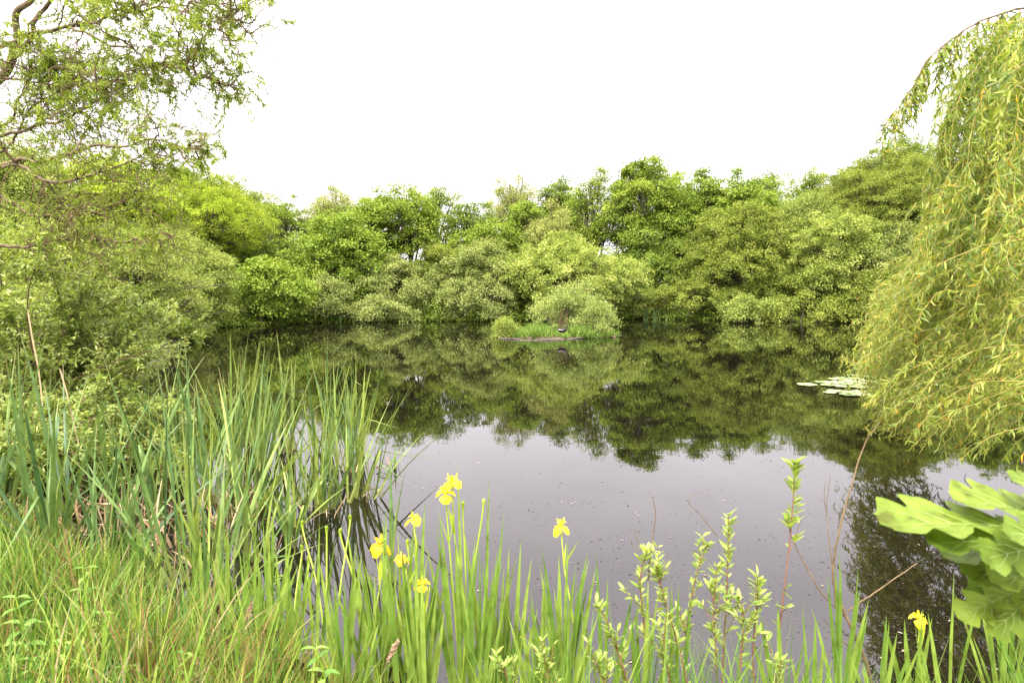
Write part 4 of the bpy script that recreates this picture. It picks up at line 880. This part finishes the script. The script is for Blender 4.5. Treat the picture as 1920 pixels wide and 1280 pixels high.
# broad-leaved herbs in the bank grass
def herb(label, px, v, D, H, seed, L=.1):
    rng = np.random.default_rng(seed); c = atD(px, v, D); foot = np.array([c[0], c[1], c[2] - H]); root = empty('leafy_herb', foot, label, 'herb', 'leafy herbs in the bank grass')
    mb = MB(); path = smooth_path([foot, foot + [rng.normal() * .02, 0, H * .5], c], 12); tubes(mb, path[None], np.linspace(.005, .0025, 12)[None], 6); mb.build('stem', M['bud'], root, foot)
    mb = MB(); k = 7
    for j in range(k):
        q = path[int(11 * (j + 1) / k)]; a = j * 1.57 + rng.normal() * .2; ll = L * (1.1 - .55 * j / k)
        for s in (0, np.pi):
            d = np.array([[math.cos(a + s), math.sin(a + s), .45]]); C = grow(q[None], d, ll, 6, .02, (0, 0, -.16), rng)
            sd_ = nrm(np.cross(d, [0, 0, 1.0]))[:, None]; ribbons(mb, C, sd_, np.array([[.08, .75, 1, .85, .5, .03]]) * ll * .17, np.array([rng.random()]), .3)
    mb.build('leaves', M['herb'], root, foot)
herb('nettle-like herb in the grass at the lower left corner', 118, 1205, 2.35, .3, 1)
herb('herb with opposite leaves low in the grass beside the tilted plume', 345, 1225, 2.4, .25, 2, .08)
herb('pale leafy herb under the green iris buds', 590, 1215, 2.5, .3, 3, .1)
herb('herb with wide leaves in the rusty grass below the bank iris', 190, 1150, 2.7, .3, 4, .1)
herb('tall bright herb at the left edge of the bank grass', 30, 1120, 2.7, .35, 6, .12)
herb('herb with long narrow leaf pairs near the bottom left corner', 60, 1235, 2.3, .3, 7, .09)
herb('dark leafy herb at the bottom edge below the wide-leaved herb', 235, 1250, 2.35, .25, 8, .08)
herb('herb poking from the grass under the near cattail fan', 160, 1065, 3.2, .35, 9, .11)
herb('thin green herb standing before the cattail reflections', 520, 1045, 3.6, .35, 5, .09)

# ------------------------------------------------------------------ oak branch, right foreground
OAK = [(.0, .012), (.06, .014), (.12, .05), (.17, .10), (.21, .115), (.25, .07), (.29, .055), (.34, .12), (.40, .175), (.44, .165), (.48, .09), (.52, .075), (.57, .15), (.63, .215), (.68, .20), (.715, .12), (.75, .095), (.79, .15), (.84, .175), (.88, .13), (.91, .09), (.95, .085), (.985, .05), (1.0, .0)]
def oak_leaf(root, org, base, d, nrml, L, seed):
    rng = np.random.default_rng(seed); d = nrm(np.asarray(d, float)); nn = np.asarray(nrml, float); side = nrm(np.cross(d, nn)); nn = np.cross(side, d)
    tt = np.linspace(0, 1, 60); wr = 1.1 * np.interp(tt, [a for a, b in OAK], [b for a, b in OAK]) * (1 + .05 * np.sin(tt * 75 + seed)); K = 7; mb = MB()
    s = np.linspace(-1, 1, K); curl = rng.uniform(.1, .3); z = -curl * tt[:, None] ** 2 * L * .5 + .10 * L * np.abs(s)[None] * wr[:, None] * 2 + .012 * L * np.sin(tt[:, None] * 26) * np.abs(s)[None]
    P = base + d * (tt * L)[:, None, None] + side * (s[None, :, None] * (wr * L)[:, None, None]) + nn * z[..., None]
    P += d * (np.abs(s)[None, :, None] * .08 * L * (wr / .2)[:, None, None] * (tt < .95)[:, None, None])
    idx = np.arange(60 * K).reshape(60, K); mb.add(P, np.stack([idx[:-1, :-1], idx[:-1, 1:], idx[1:, 1:], idx[1:, :-1]], -1), (rng.uniform(.2, .75) + .06 * (np.abs(((tt[:, None] - .22 * np.abs(s)[None]) * 13) % 1 - .5) < .09)).ravel(), np.repeat(tt, K))
    lf = mb.build('leaf', M['oak'], root, org)
    ve = MB(); c = base + d * (tt * L * .97)[:, None] + nn * (z[:, K // 2] + .0012)[:, None]; tubes(ve, c[None, ::4], np.linspace(.0014, .0004, 15)[None], 4)
    for a_ in (.14, .26, .38, .5, .62, .74):
        for s_ in (-1, 1):
            ii = [min(int((a_ + .16 * f) * 59), 59) for f in (0, .25, .5, .75, 1)]; jj = [3 + s_ * q for q in (0, 1, 1, 2, 2)]
            pv = np.array([P[a, b] for a, b in zip(ii, jj)]) ; pv = smooth_path([pv[0], (pv[1] + pv[2]) / 2, (pv[3] + pv[4]) / 2], 7) + nn * .0012
            tubes(ve, pv[None], np.linspace(.0009, .0003, 7)[None], 4)
    ve.build('midrib', M['vein'], lf, org)
root = empty('oak_branch', atD(2250, 1000, 1.15), 'large bright green oak leaves hanging into the lower right edge', 'branch'); org = np.array(root.location)
tw = smooth_path([atD(2250, 1000, 1.15), atD(2050, 1010, 1.12), atD(1960, 1040, 1.1), atD(1900, 1100, 1.1)], 16)
mb = MB(); tubes(mb, tw[None], np.linspace(.006, .0025, 16)[None], 7); mb.build('twig', M['twig'], root, org)
OL = [((1950, 1000), (1655, 945), .17, (0, -.15, 1), 1.10), ((2000, 985), (1775, 905), .15, (.1, -.25, 1), 1.13), ((1990, 960), (1840, 925), .13, (0, -.2, 1), 1.16),
      ((1960, 1020), (1720, 995), .15, (0, -.3, 1), 1.08), ((1990, 1010), (1815, 1045), .17, (0, -.75, .7), 1.02), ((1970, 1045), (1780, 1060), .14, (0, -.5, .9), 1.12),
      ((1975, 1080), (1800, 1110), .13, (.1, -.6, .8), 1.15), ((1900, 1100), (1770, 1150), .09, (0, -.6, .8), 1.10), ((1960, 1100), (1850, 1160), .12, (0, -.6, .8), 1.14),
      ((2010, 940), (1875, 890), .12, (0, -.3, 1), 1.12), ((1990, 1080), (1900, 1160), .12, (0, -.9, .3), 1.07), ((2010, 1020), (1870, 985), .15, (0, -.6, .8), .99),
      ((1980, 1000), (1740, 1020), .15, (0, -.2, 1), 1.14), ((1995, 1060), (1830, 1085), .15, (.05, -.35, 1), 1.05), ((1940, 1090), (1830, 1190), .1, (.2, -.9, .4), 1.08)]
for j, (b, e, L, nn, D) in enumerate(OL):
    B = atD(b[0] + 25, b[1], D); E_ = atD(e[0] + (8 if e[0] < 1700 else 32), e[1], D - .03); Lr = np.linalg.norm(E_ - B); oak_leaf(root, org, B, E_ - B, nn, Lr, 40 + j)

tot = sum(len(o.data.polygons) for o in sc.objects if o.type == 'MESH'); print('FACES', tot)
